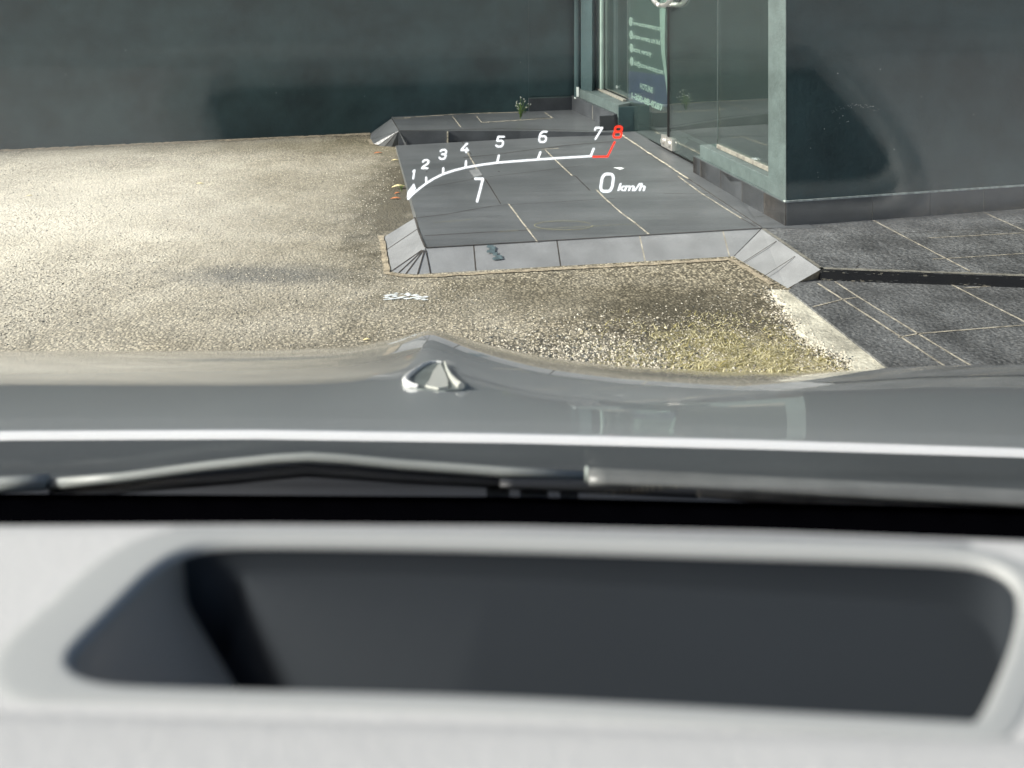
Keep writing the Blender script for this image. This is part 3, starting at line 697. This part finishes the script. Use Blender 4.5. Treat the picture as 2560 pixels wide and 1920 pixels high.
for _ in range(2600):
    y = random.gauss(3.05, .18); x = random.gauss(.3, .28)
    if inside_hard(x, y): continue
    stone(Vector((x, y, .0005)), random.uniform(.004, .010))
for _ in range(1500):
    i = random.randrange(len(LL)); p = LL[i]; stone(Vector((p.x + random.gauss(-.01, .03), p.y + random.gauss(0, .02), .012 if random.random() < .4 else .001)), random.uniform(.002, .008))
M['peb2'] = mat("dark grit", (.10, .105, .10), .8, .3, var=.5, vscale=40); M['peb3'] = mat("pale grit", (.46, .44, .37), .8, .3, var=.3, vscale=40)
me = bpy.data.meshes.new("loose_gravel"); me.from_pydata(gm.v, [], gm.f)
for k in ('pebble', 'peb2', 'peb3'): me.materials.append(M[k])
me.polygons.foreach_set("material_index", gm.m)
tag(link(bpy.data.objects.new("loose_gravel", me)), "loose grit scattered on the asphalt", kind="stuff")
# dry moss and grass by the concrete strip
mm = MB(); rnd = random.Random(4); c = 0
while c < 24000:
    x = rnd.gauss(.85, .24); y = rnd.gauss(2.95, .26)
    if (inside_hard(x, y) and rnd.random() < .93) or y < 2.1 or y > 3.6 or x > 1.19 + (3.72 - y) * .13 + .08: continue
    if noise.noise(Vector((x * 7, y * 7, 3))) < -.12 and rnd.random() < .85: continue
    a = rnd.random() * 6.28; ln = rnd.uniform(.006, .020) * (1.7 if rnd.random() < .12 else 1); d = Vector((math.cos(a) * ln, math.sin(a) * ln, ln * rnd.uniform(.1, .55))); s_ = Vector((-math.sin(a), math.cos(a), 0)) * ln * .09
    p = Vector((x, y, .001)); i = len(mm.v); mm.v += [tuple(p - s_), tuple(p + s_), tuple(p + d)]; mm.f.append([i, i + 1, i + 2]); mm.m.append(0 if rnd.random() < .6 else 1); c += 1
me = bpy.data.meshes.new("dry_moss"); me.from_pydata(mm.v, [], mm.f)
me.materials.append(mat("straw moss", (.50, .46, .28), .9, .1, var=.3, vscale=20)); me.materials.append(mat("olive moss", (.25, .22, .09), .9, .1, var=.3, vscale=20))
me.polygons.foreach_set("material_index", mm.m)
tag(link(bpy.data.objects.new("dry_moss", me)), "dry yellow moss and grass beside the concrete strip", kind="stuff")
# ------------------------------------------------------------------ car
car = empty("car", (0, .3, 1.2))
tag(car, "grey car seen from the driver's seat, pale dashboard below its glossy grey bonnet", "car")
def interp(tab, x):
    if x <= tab[0][0]: return tab[0][1]
    for (x0, y0), (x1, y1) in zip(tab, tab[1:]):
        if x <= x1: return y0 + (y1 - y0) * (x - x0) / (x1 - x0)
    return tab[-1][1]
def smooth_interp(tab, x, s_=35):
    ws = [(-1.5, .06), (-1, .12), (-.5, .2), (0, .24), (.5, .2), (1, .12), (1.5, .06)]
    return sum(interp(tab, x + a * s_) * k for a, k in ws)
SIL = [(-700, 905), (0, 878), (400, 877), (637, 876), (868, 869), (984, 848), (1050, 829), (1082, 825), (1120, 834), (1180, 852), (1280, 876), (1367, 894), (1554, 916), (1804, 930), (1991, 932), (2116, 926), (2303, 914), (2560, 911), (3300, 930)]
REAR = [(-700, 1100), (0, 1076), (640, 1073), (1280, 1083), (1920, 1099), (2560, 1119), (3300, 1160)]
hood = MB(); cols = [(-700 + 4000 * i / 260) for i in range(261)]
Y0, Y1 = .75, 1.9
def hood_r(px, Y):
    sm = 45 if abs(px - 1082) > 120 else 9
    rs = (smooth_interp(SIL, px, sm) - HY) / F; rr = (smooth_interp(REAR, px, 80) - HY + 2) / F
    # only the front of the bonnet carries the crest: farther back it melts into the mean line
    rs_flat = (interp([(-700, 905), (0, 880), (900, 872), (1500, 888), (2560, 912), (3300, 935)], px) - HY) / F
    t = (math.log(Y) - math.log(Y0)) / (math.log(Y1) - math.log(Y0))
    k = min(1, max(0, t / .8)); k = k ** .8; rs = rs_flat + (rs - rs_flat) * k
    if t <= 1: g_ = (1 - t) ** 3
    else: g_ = 2.2 * (t - 1) ** 2
    return rs + (rr - rs) * g_
Yt = [Y0 * (Y1 / Y0) ** (i / 60) for i in range(61)] + [1.9 + .2 * (i / 12) for i in range(1, 13)]
grid = []
for Y in Yt:
    row = []
    for px in cols:
        x = (px - CX) / F * Y; row.append(Vector((x, Y, CH - hood_r(px, Y) * Y)))
    grid.append(row)
# rounded lip at the rear edge and nose at the front
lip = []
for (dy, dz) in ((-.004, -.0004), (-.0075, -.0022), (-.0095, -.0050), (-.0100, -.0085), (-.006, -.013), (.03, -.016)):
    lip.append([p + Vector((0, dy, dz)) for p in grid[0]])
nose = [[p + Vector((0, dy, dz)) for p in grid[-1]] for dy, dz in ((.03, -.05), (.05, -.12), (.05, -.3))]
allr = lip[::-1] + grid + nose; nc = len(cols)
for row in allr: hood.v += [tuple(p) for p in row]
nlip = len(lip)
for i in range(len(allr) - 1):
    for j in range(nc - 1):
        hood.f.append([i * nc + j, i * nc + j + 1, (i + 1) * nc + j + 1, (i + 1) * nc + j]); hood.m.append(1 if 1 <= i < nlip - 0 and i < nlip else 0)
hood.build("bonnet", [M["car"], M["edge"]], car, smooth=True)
# small raised stand-in for an unclear pale shape near the crest
c = atd(1086, 955, .0001); Ye = 1.0
for _ in range(20):
    r_ = hood_r(1086, Ye); Ye *= 1 + ((955 - HY) / F - r_) * -2.0 * -1 * -1 if False else 1
Ye = min(Yt[:60], key=lambda Y: abs(hood_r(1086, Y) - (955 - HY) / F))
em = MB(); ec = Vector(((1086 - CX) / F * Ye, Ye, CH - hood_r(1086, Ye) * Ye)); sl_ = (hood_r(1086, Ye + .01) * (Ye + .01) - hood_r(1086, Ye) * Ye) / .01
ux = Vector((1, 0, 0)); uy = Vector((0, 1, -sl_)).normalized(); uz = ux.cross(uy)
rings = []
for i in range(9):
    f = i / 8; ring = []
    for k in range(32):
        t = 2 * math.pi * k / 32; xx = math.cos(t); yy = math.sin(t)
        rx_ = .034 * (1 - .45 * max(0, xx) * max(0, yy)); ry_ = .055 if yy > 0 else .042
        h_ = .009 * (1 - f ** 1.6)
        ring.append(ec + ux * xx * rx_ * f + uy * yy * ry_ * f + uz * (h_ + .0008 - .003 * (f == 1)))
    rings.append(ring)
for i in range(1, 9):
    for k in range(32):
        k2 = (k + 1) % 32
        if i == 1: em.poly([rings[0][0], rings[1][k], rings[1][k2]], 0)
        else: em.poly([rings[i - 1][k], rings[i][k], rings[i][k2], rings[i - 1][k2]], 0)
def ept(x, y, h=0.0):
    px, py = 900 + x * .1808, 780 + y * .1808
    dx = Vector(((px - CX) / F, 1, -(py - HY) / F)); n_ = uz; t = (ec - uz * .0032 - Vector((0, 0, CH))).dot(n_) / dx.dot(n_)
    return Vector((0, 0, CH)) + dx * t + uz * h
em = MB()
base = [(1120, 735), (980, 735), (830, 790), (690, 880), (600, 985), (590, 1050), (660, 1105), (850, 1140), (1200, 1150), (1440, 1130), (1450, 1100), (1330, 990), (1240, 850), (1190, 740)]
top_l = [ept(x, y, .0035) for x, y in base]; cb = sum(top_l, Vector()) / len(top_l)
em.prism([cb.lerp(p, .93) for p in top_l], .004, 0, direction=-uz)
cr = [(1125, 748), (1050, 745), (960, 755), (860, 800), (760, 865), (670, 940), (625, 1000), (640, 1050), (700, 1085), (800, 1095)]
em.tube([ept(x, y, .0045) for x, y in cr], [.0010, .0014, .0018, .0022, .0025, .0030, .0036, .0038, .0036, .0022], 1, 8)
em.prism([ept(x, y, .0052) for x, y in ((1110, 765), (1160, 870), (1215, 1010), (1215, 1110), (1080, 1125), (900, 1085), (960, 1010), (1010, 880))], .003, 2, direction=-uz)
em.tube([ept(x, y, .0045) for x, y in ((1175, 745), (1205, 850), (1260, 960), (1340, 1050), (1400, 1100))], [.0012, .0018, .0026, .0036, .0040], 2, 8)
M['relief_base'] = mat("grey green relief base", (.16, .18, .17), .3, var=.2, vscale=60); M['relief_mid'] = mat("satin relief face", (.45, .46, .42), .35, var=.05)
em.build("bonnet_relief", [M['relief_base'], mat('bright relief rim', (.6, .61, .6), .35, var=.05), M['relief_mid']], car)
# cowl
cw = MB()
def band(tab_top, Yt_, tab_bot, Yb, m, mb, n=60, rows=1, sag=0):
    for i in range(n):
        a, b_ = -700 + 4000 * i / n, -700 + 4000 * (i + 1) / n
        mb.poly([atd(a, interp(tab_top, a), Yt_), atd(b_, interp(tab_top, b_), Yt_), atd(b_, interp(tab_bot, b_), Yb), atd(a, interp(tab_bot, a), Yb)], m)
cw_t = [(-700, 1125), (0, 1101), (640, 1098), (1280, 1108), (1920, 1124), (2560, 1144), (3300, 1185)]
cw_b = [(-700, 1236), (0, 1215), (700, 1190), (1280, 1200), (2560, 1240), (3300, 1270)]
band(cw_t, .735, cw_b, .66, 0, cw)
cw_c = [(-700, 1300), (0, 1262), (1280, 1268), (2560, 1300), (3300, 1330)]
band(cw_b, .6595, cw_c, .64, 1, cw)
cw.build("cowl_panel", [M['cowl'], M['rubber']], car, smooth=True)
wp = empty("wiper", atd(770, 1150, .62), car); wp.matrix_parent_inverse = Matrix.Translation(-car.location)
b = MB(); Yw = .62
blade = [(125, 1210), (300, 1195), (520, 1166), (680, 1149), (770, 1144), (860, 1149), (1000, 1162), (1250, 1180), (1470, 1192)]
b.tube([atd(x, y, Yw) for x, y in blade], .0034, 0, 10); b.build("wiper_arm", M['wiper_l'], wp, smooth=True)
b = MB(); b.tube([atd(x, y, Yw - .002) for x, y in ((-300, 1235), (-100, 1222), (0, 1213), (118, 1205))], .0052, 0, 10); b.build("wiper_sleeve", M['wiper_l'], wp, smooth=True)
b = MB(); b.tube([atd(x, y, Yw + .004) for x, y in ((130, 1228), (520, 1196), (770, 1172), (1000, 1188), (1470, 1212), (1740, 1226))], .0052, 0, 8); b.build("wiper_blade", M['rubber'], wp, smooth=True)
wq = empty("wiper", atd(1900, 1215, .60), car); wq.matrix_parent_inverse = Matrix.Translation(-car.location)
def slab_px(top, bot, Y, dep):
    m = MB(); xs_ = sorted(set([p[0] for p in top] + [p[0] for p in bot]))
    xs2 = []
    for u_, v_ in zip(xs_, xs_[1:]): xs2 += [u_ + (v_ - u_) * k / 6 for k in range(6)]
    xs2.append(xs_[-1]); rows_ = []
    for x in xs2:
        yt, yb = interp(top, x), interp(bot, x); row = []
        for k in range(9):
            t = math.pi * k / 8; row.append(atd(x, (yt + yb) / 2 - (yb - yt) / 2 * math.cos(t), Y) + Vector((0, -dep * math.sin(t), 0)))
        rows_.append(row)
    for u_, v_ in zip(rows_, rows_[1:]):
        for k in range(8): m.poly([u_[k], u_[k + 1], v_[k + 1], v_[k]])
    m.poly(rows_[0]); return m
slab_px([(1470, 1170), (1740, 1182), (2560, 1224), (3300, 1262)], [(1470, 1203), (1745, 1214), (2560, 1262), (3300, 1310)], .600, .010).build("wiper_arm", M['wiper'], wq, smooth=True)
slab_px([(1742, 1200), (1800, 1198), (2560, 1240), (3300, 1280)], [(1742, 1240), (1850, 1250), (2200, 1278), (2560, 1305), (3300, 1345)], .602, .006).build("wiper_arm_cover", M['wiper2'], wq, smooth=True)
slab_px([(1250, 1196), (1470, 1200), (1740, 1212)], [(1250, 1212), (1470, 1226), (1740, 1240)], .612, .006).build("wiper_blade", M['rubber'], wq, smooth=True)
b = MB(); b.tube([atd(1468, 1168, .60), atd(1468, 1204, .60)], .0014, 0, 8); b.build("wiper_clip", M['paint_worn'], wq, smooth=True)
b = MB()
for x0, x1 in ((1216, 1274), (1300, 1370), (1400, 1446)):
    p, q = atd(x0, 1214, .63), atd(x1, 1250, .63); b.box((p.x, .63, q.z), (q.x, .635, p.z))
b.build("cowl_clip", M['cowl'], car)
# black deck between windscreen foot and dashboard
dk = MB()
dt = [(-700, 1262), (0, 1248), (1280, 1256), (2560, 1286), (3300, 1310)]; db = [(-700, 1340), (0, 1325), (1280, 1333), (2560, 1375), (3300, 1400)]
band(dt, .595, db, .31, 0, dk); band(db, .31, [(-700, 1500), (3300, 1500)], .305, 0, dk)
for i in range(30):
    a_, b_ = -700 + 4000 * i / 30, -700 + 4000 * (i + 1) / 30
    p_, q_ = atd(a_, interp(dt, a_), .595), atd(b_, interp(dt, b_), .595)
    dk.poly([p_ + Vector((0, 0, .004)), q_ + Vector((0, 0, .004)), q_, p_]); dk.poly([p_, q_, q_ + Vector((0, .35, -.34)), p_ + Vector((0, .35, -.34))])
    dk.poly([p_ + Vector((0, .35, -.34)), q_ + Vector((0, .35, -.34)), q_ + Vector((0, .35, -.8)), p_ + Vector((0, .35, -.8))])
dk.build("scuttle", M['black'], car, smooth=True)
# dashboard
ZD = CH - .19
def dp(px, py, dz=0): return at(px, py, ZD + dz)
far_t = [(-900, 1312), (0, 1307), (640, 1304), (1280, 1308), (1920, 1322), (2560, 1346), (3500, 1400)]
crease = [(-900, 1765), (0, 1774), (1280, 1805), (2560, 1843), (3500, 1875)]
ds = MB(); n = 80
for i in range(n):
    a, b_ = -900 + 4400 * i / n, -900 + 4400 * (i + 1) / n
    pf0, pf1 = dp(a, interp(far_t, a)), dp(b_, interp(far_t, b_)); pc0, pc1 = dp(a, interp(crease, a)), dp(b_, interp(crease, b_))
    prof = [(0, 0, -.09), (.006, .006, -.012), (.004, .0, -.005), (0, -.003, -.0015)]
    A_ = [pf0 + Vector((0, .012, -.09)), pf0 + Vector((0, .008, -.012)), pf0 + Vector((0, .004, -.004)), pf0 + Vector((0, 0, -.001)), pf0 + Vector((0, -.006, 0))]
    A_[4].z = ZD - .0008
    B_ = [pf1 + Vector((0, .012, -.09)), pf1 + Vector((0, .008, -.012)), pf1 + Vector((0, .004, -.004)), pf1 + Vector((0, 0, -.001)), pf1 + Vector((0, -.006, -.0008))]
    for k in range(4): ds.poly([A_[k], A_[k + 1], B_[k + 1], B_[k]])
    # pad between crease and driver, rising a little
    near = [(0, 0, -.0006), (0, -.003, .0015), (0, -.009, .004), (0, -.05, .010), (0, -.14, .012), (0, -.20, -.02), (0, -.22, -.12)]
    for k in range(len(near) - 1):
        u_, v_ = Vector(near[k]), Vector(near[k + 1]); ds.poly([pc0 + u_, pc0 + v_, pc1 + v_, pc1 + u_])
    globals().setdefault('top_strip', []).append((A_[4], B_[4], pc0, pc1))
# top surface with a hole for the bezel: outline of the bezel in plan, hole outline inside
HOLE = [(174, 1639), (200, 1600), (275, 1528), (370, 1430), (428, 1388), (470, 1369), (509, 1358), (560, 1351), (640, 1348), (900, 1350), (1280, 1357), (1600, 1366), (1859, 1374), (2150, 1382), (2380, 1391), (2470, 1405), (2530, 1440), (2548, 1490), (2530, 1580), (2500, 1660), (2440, 1790), (2408, 1787), (2000, 1765), (1600, 1743), (1280, 1727), (900, 1715), (579, 1708), (380, 1702), (289, 1697), (230, 1686), (190, 1668)]
hp = [dp(x, y) for x, y in HOLE]
def chaikin(p, n=2):
    for _ in range(n):
        q = []
        for i in range(len(p)):
            a, b_ = p[i], p[(i + 1) % len(p)]; q += [a.lerp(b_, .25), a.lerp(b_, .75)]
        p = q
    return p
hp = chaikin(hp, 2)
cy = sum(p.y for p in hp) / len(hp)
cen = sum(hp, Vector()) / len(hp)
def offset(loop, d):
    out = []; n = len(loop)
    for i, p in enumerate(loop):
        t = (loop[(i + 1) % n] - loop[i - 1]).normalized(); nrm = Vector((t.y, -t.x, 0))
        out.append(p + nrm * d)
    return out
area = sum(hp[i].x * hp[(i + 1) % len(hp)].y - hp[(i + 1) % len(hp)].x * hp[i].y for i in range(len(hp)))
sg = 1 if area > 0 else -1
# bezel ring: outside loop -> raised -> rounded lip -> down into the housing
def loop_at(d, dz): return [p + Vector((0, 0, dz)) for p in offset(hp, d * sg)]
BW = .020
def clampfar(lp, m=.002):
    for p in lp:
        # column position
        px = p.x / p.y * F + CX; lim = dp(px, interp(far_t, px)).y - .006
        if p.y > lim: p.y = lim
        nl = dp(px, interp(crease, px)).y + .0005
        if p.y < nl: p.y = nl
    return lp
bz = MB()
def leftw(d, dz):
    o0 = offset(hp, sg); out = []
    for p, q in zip(hp, o0):
        nn = q - p; k = 1 + 2.4 * max(0, -nn.x) ** 1.5 + .8 * max(0, nn.x) ** 2
        out.append(p + nn * d * k + Vector((0, 0, dz)))
    return out
BW = .0062
loops = [leftw(BW, -.0009), leftw(BW - .0004, -.0004), leftw(BW - .0012, -.0002), loop_at(.0034, -.0001), loop_at(.0028, -.0001), loop_at(.0016, -.0004), loop_at(.0005, -.0015), loop_at(0, -.0030)]
nl_ = len(hp)
for lp in loops: bz.v += [tuple(p) for p in lp]
for i in range(len(loops) - 1):
    for k in range(nl_):
        k2 = (k + 1) % nl_; bz.f.append([i * nl_ + k, i * nl_ + k2, (i + 1) * nl_ + k2, (i + 1) * nl_ + k]); bz.m.append(0)
bz.build("display_bezel", M['bezel'], car, smooth=True)
# dashboard skin around the bezel: fill between outer rectangle strips and the bezel loop with triangulation
bm = bmesh.new()
outer = []
for i in range(n + 1):
    a = -900 + 4400 * i / n; outer.append(dp(a, interp(far_t, a)) + Vector((0, -.006, 0)))
near_ = []
for i in range(n + 1):
    a = -900 + 4400 * i / n; near_.append(dp(a, interp(crease, a)) + Vector((0, 0, -.0006)))
loop_o = outer + near_[::-1]
for p in loop_o: p.z = ZD - .0008
inner = leftw(BW - .0012, 0)
for p in inner: p.z = ZD - .0008
vo = [bm.verts.new(p) for p in loop_o]; vi = [bm.verts.new(p) for p in inner]; es = []
for L__ in (vo, vi):
    for i in range(len(L__)): es.append(bm.edges.new((L__[i], L__[(i + 1) % len(L__)])))
bmesh.ops.triangle_fill(bm, use_beauty=True, use_dissolve=False, edges=es)
me_t = bpy.data.meshes.new("tmp"); bm.to_mesh(me_t); bm.free()
for p in me_t.polygons: ds.poly([me_t.vertices[i].co for i in p.vertices])
bpy.data.meshes.remove(me_t)
ds.build("dashboard", M['dash'], car, smooth=True)
# dark recess: one inclined cover plate, a sloping left cheek and a deep joint between the two
hs = MB(); top_ = loop_at(.0001, -.0026)
yf, yn = max(p.y for p in hp), min(p.y for p in hp)
def plate_z(y, x): return ZD - .010 - .036 * min(1, max(0, (yf - y) / (yf - yn)))
def inset(lp, left, right, fy, drop):
    out = []
    for p in lp:
        y = cy + (p.y - cy) * (1 - fy); lim = -.109 + (.280 - y) * 1.15 + left
        x = p.x if p.x < 0 else p.x - right * min(1, p.x / .12)
        c_ = x < lim + .004; x = max(x, lim)
        out.append(Vector((x, y, plate_z(y, x) - (drop if c_ else 0))))
    return out
l1 = inset(top_, 0, .003, .015, .003); l2 = inset(top_, .003, .006, .03, .024); l3 = inset(top_, .015, .008, .045, .024); l4 = inset(top_, .022, .010, .06, .0)
for lp in (top_, l1, l2, l3, l4): hs.v += [tuple(p) for p in lp]
for i in range(4):
    for k in range(nl_):
        k2 = (k + 1) % nl_; hs.f.append([i * nl_ + k, i * nl_ + k2, (i + 1) * nl_ + k2, (i + 1) * nl_ + k]); hs.m.append(1 if i == 0 and min(hp[k].x, hp[(k + 1) % nl_].x) < -.03 and l1[k].z < ZD - .008 and abs(l1[k].x - top_[k].x) > .0015 else 0)
bm = bmesh.new(); vv = [bm.verts.new(p) for p in l4]; ee = [bm.edges.new((vv[i], vv[(i + 1) % nl_])) for i in range(nl_)]
bmesh.ops.triangle_fill(bm, use_beauty=True, edges=ee)
me_t = bpy.data.meshes.new("tmp"); bm.to_mesh(me_t); bm.free()
for p in me_t.polygons: hs.poly([me_t.vertices[i].co for i in p.vertices])
bpy.data.meshes.remove(me_t)
hs.build("display_housing", [M["housing"], mat("housing side painted lit", (.24, .215, .18), .85, .15, var=.03)], car, smooth=True)  # left cheek painted paler, the light on it put into the colour
# windscreen: real laminated pane, gently bowed, leaning back over the dashboard
ws = MB(); nx, ny = 24, 16; T = []
for j in range(ny + 1):
    row = []
    for i in range(nx + 1):
        x = -1.25 + 2.1 * i / nx; t = -.008 + 1.008 * j / ny; bow = ((x + .3) / 1.0) ** 2 * .02
        y = .597 - .95 * t - bow * .6; z = CH - .375 + .8 * .95 * t + .0 - .02 * math.sin(math.pi * t) * 0 - bow * .25
        row.append(Vector((x, y, z)))
    T.append(row)
for j in range(ny):
    for i in range(nx): ws.poly([T[j][i], T[j][i + 1], T[j + 1][i + 1], T[j + 1][i]])
o = ws.build("windscreen", M['windscreen'], car, smooth=True); s2 = o.modifiers.new("thick", 'SOLIDIFY'); s2.thickness = .005; s2.offset = 1
# ------------------------------------------------------------------ projected display, floating over the bonnet
YH = 1.3
hd = empty("head_up_display", atd(1280, 430, YH)); tag(hd, "projected rev counter arc with numerals, gear and 0 km/h floating over the bonnet", "head-up display")
def Z3(x, y): return (x * .29837 + 980, y * .29837 + 300)
def hstroke(mb, pts, wpx):
    """rounded luminous stroke, in the display's own upright plane"""
    P_ = [atd(*p, YH) for p in pts]; r = wpx * .36 / F * YH; Yv = Vector((0, 1, 0))
    for a, b_ in zip(P_, P_[1:]):
        d = (b_ - a).normalized(); nn = Yv.cross(d) * r
        mb.poly([a - nn, b_ - nn, b_ + nn, a + nn])
    for a in P_: mb.poly([a + Vector((math.cos(t), 0, math.sin(t))) * r for t in [k * math.pi / 5 for k in range(10)]])
def hbuild(mb, name, mt):
    o = mb.build(name, mt, hd); return o
b = MB(); arc_ = [(135, 662), (165, 628), (210, 590), (250, 558), (295, 525), (355, 488), (430, 452), (520, 422), (620, 397), (750, 375), (895, 356), (1060, 343), (1230, 330), (1440, 316), (1668, 303)]
hstroke(b, [Z3(*p) for p in arc_], 6); hbuild(b, "gauge_arc", M['hud'])
for a, c_ in (((180, 600), (182, 545)), ((287, 520), (286, 482)), ((428, 445), (430, 404)), ((617, 392), (620, 345)), ((882, 352), (895, 298)), ((1222, 328), (1243, 270)), ((1665, 300), (1690, 240))):
    b = MB(); hstroke(b, [Z3(*a), Z3(*c_)], 6.5); hbuild(b, "tick", M['hud'])
b = MB(); hstroke(b, [Z3(1684, 308), Z3(1806, 306), Z3(1866, 184)], 6); hbuild(b, "redline", M['hud_red'])
b = MB(); b.poly([atd(*Z3(*p), YH) for p in ((125, 655), (132, 600), (182, 532), (200, 575), (165, 612))]); hbuild(b, "needle", M['hud'])
def rr(x0, y0, x1, y1, c, n=4):
    out = []
    for (cx_, cy_, a0) in ((x1 - c, y1 - c, 0), (x0 + c, y1 - c, 90), (x0 + c, y0 + c, 180), (x1 - c, y0 + c, 270)):
        for k in range(n + 1): t = R(a0 + 90 * k / n); out.append((cx_ + c * math.cos(t), cy_ + c * math.sin(t)))
    return out + out[:1]
G_ = {'1': [[(.25, .85), (.6, 1), (.6, 0)]],
      '2': [[(.05, .78), (.1, .93), (.3, 1), (.7, 1), (.92, .9), (.95, .7), (.85, .55), (.2, .2), (.02, 0), (.95, 0)]],
      '3': [[(.05, .85), (.25, 1), (.75, 1), (.95, .85), (.93, .62), (.75, .52), (.35, .52)], [(.75, .52), (.97, .4), (.95, .15), (.75, 0), (.22, 0), (.03, .15)]],
      '4': [[(.95, .25), (.02, .25), (.05, .35), (.6, 1), (.7, 1)], [(.72, .5), (.72, 0)]],
      '5': [[(.95, 1), (.15, 1), (.08, .58), (.7, .6), (.93, .48), (.95, .18), (.75, 0), (.2, 0), (.03, .12)]],
      '6': [[(.9, 1), (.35, 1), (.1, .82), (.04, .5), (.05, .15), (.25, 0), (.75, 0), (.95, .15), (.95, .42), (.75, .56), (.1, .55)]],
      '7': [[(.05, .8), (.08, 1), (.98, 1), (.9, .85), (.3, 0)]],
      '8': [rr(.08, .52, .92, 1, .2), rr(.02, 0, .98, .54, .2)],
      '0': [rr(.02, 0, .98, 1, .32, 6)]}
def digit(ch, cx_, cy_, wd, ht, sw, name, mt, sh=.16):
    b = MB()
    for st_ in G_[ch]:
        hstroke(b, [Z3(cx_ + (x - .5) * wd + (y - .5) * ht * sh, cy_ - (y - .5) * ht) for x, y in st_], sw)
    return hbuild(b, name, mt)
for ch, x, y, wd, ht in (('1', 180, 456, 30, 70), ('2', 280, 370, 52, 68), ('3', 426, 288, 54, 76), ('4', 613, 235, 62, 72), ('5', 905, 181, 60, 82), ('6', 1265, 141, 62, 86), ('7', 1724, 112, 62, 94)):
    digit(ch, x, y, wd, ht, 5.5, "numeral", M['hud'])
digit('8', 1893, 101, 66, 92, 6.5, "numeral", M['hud_red'])
b = MB(); hstroke(b, [Z3(697, 492), Z3(762, 492), Z3(713, 682)], 7.5); hbuild(b, "gear_digit", M['hud'])
digit('0', 1802, 525, 100, 145, 8.5, "speed_digit", M['hud'])
p = atd(*Z3(1888, 592), YH); me_ = put_text("km/h", p, Vector((1, 0, 0)), UPV, 236 * .29837 / F * YH, 62 * .29837 / F * YH, M['hud'], hd, "speed_unit", shear=.25, offset=.02)
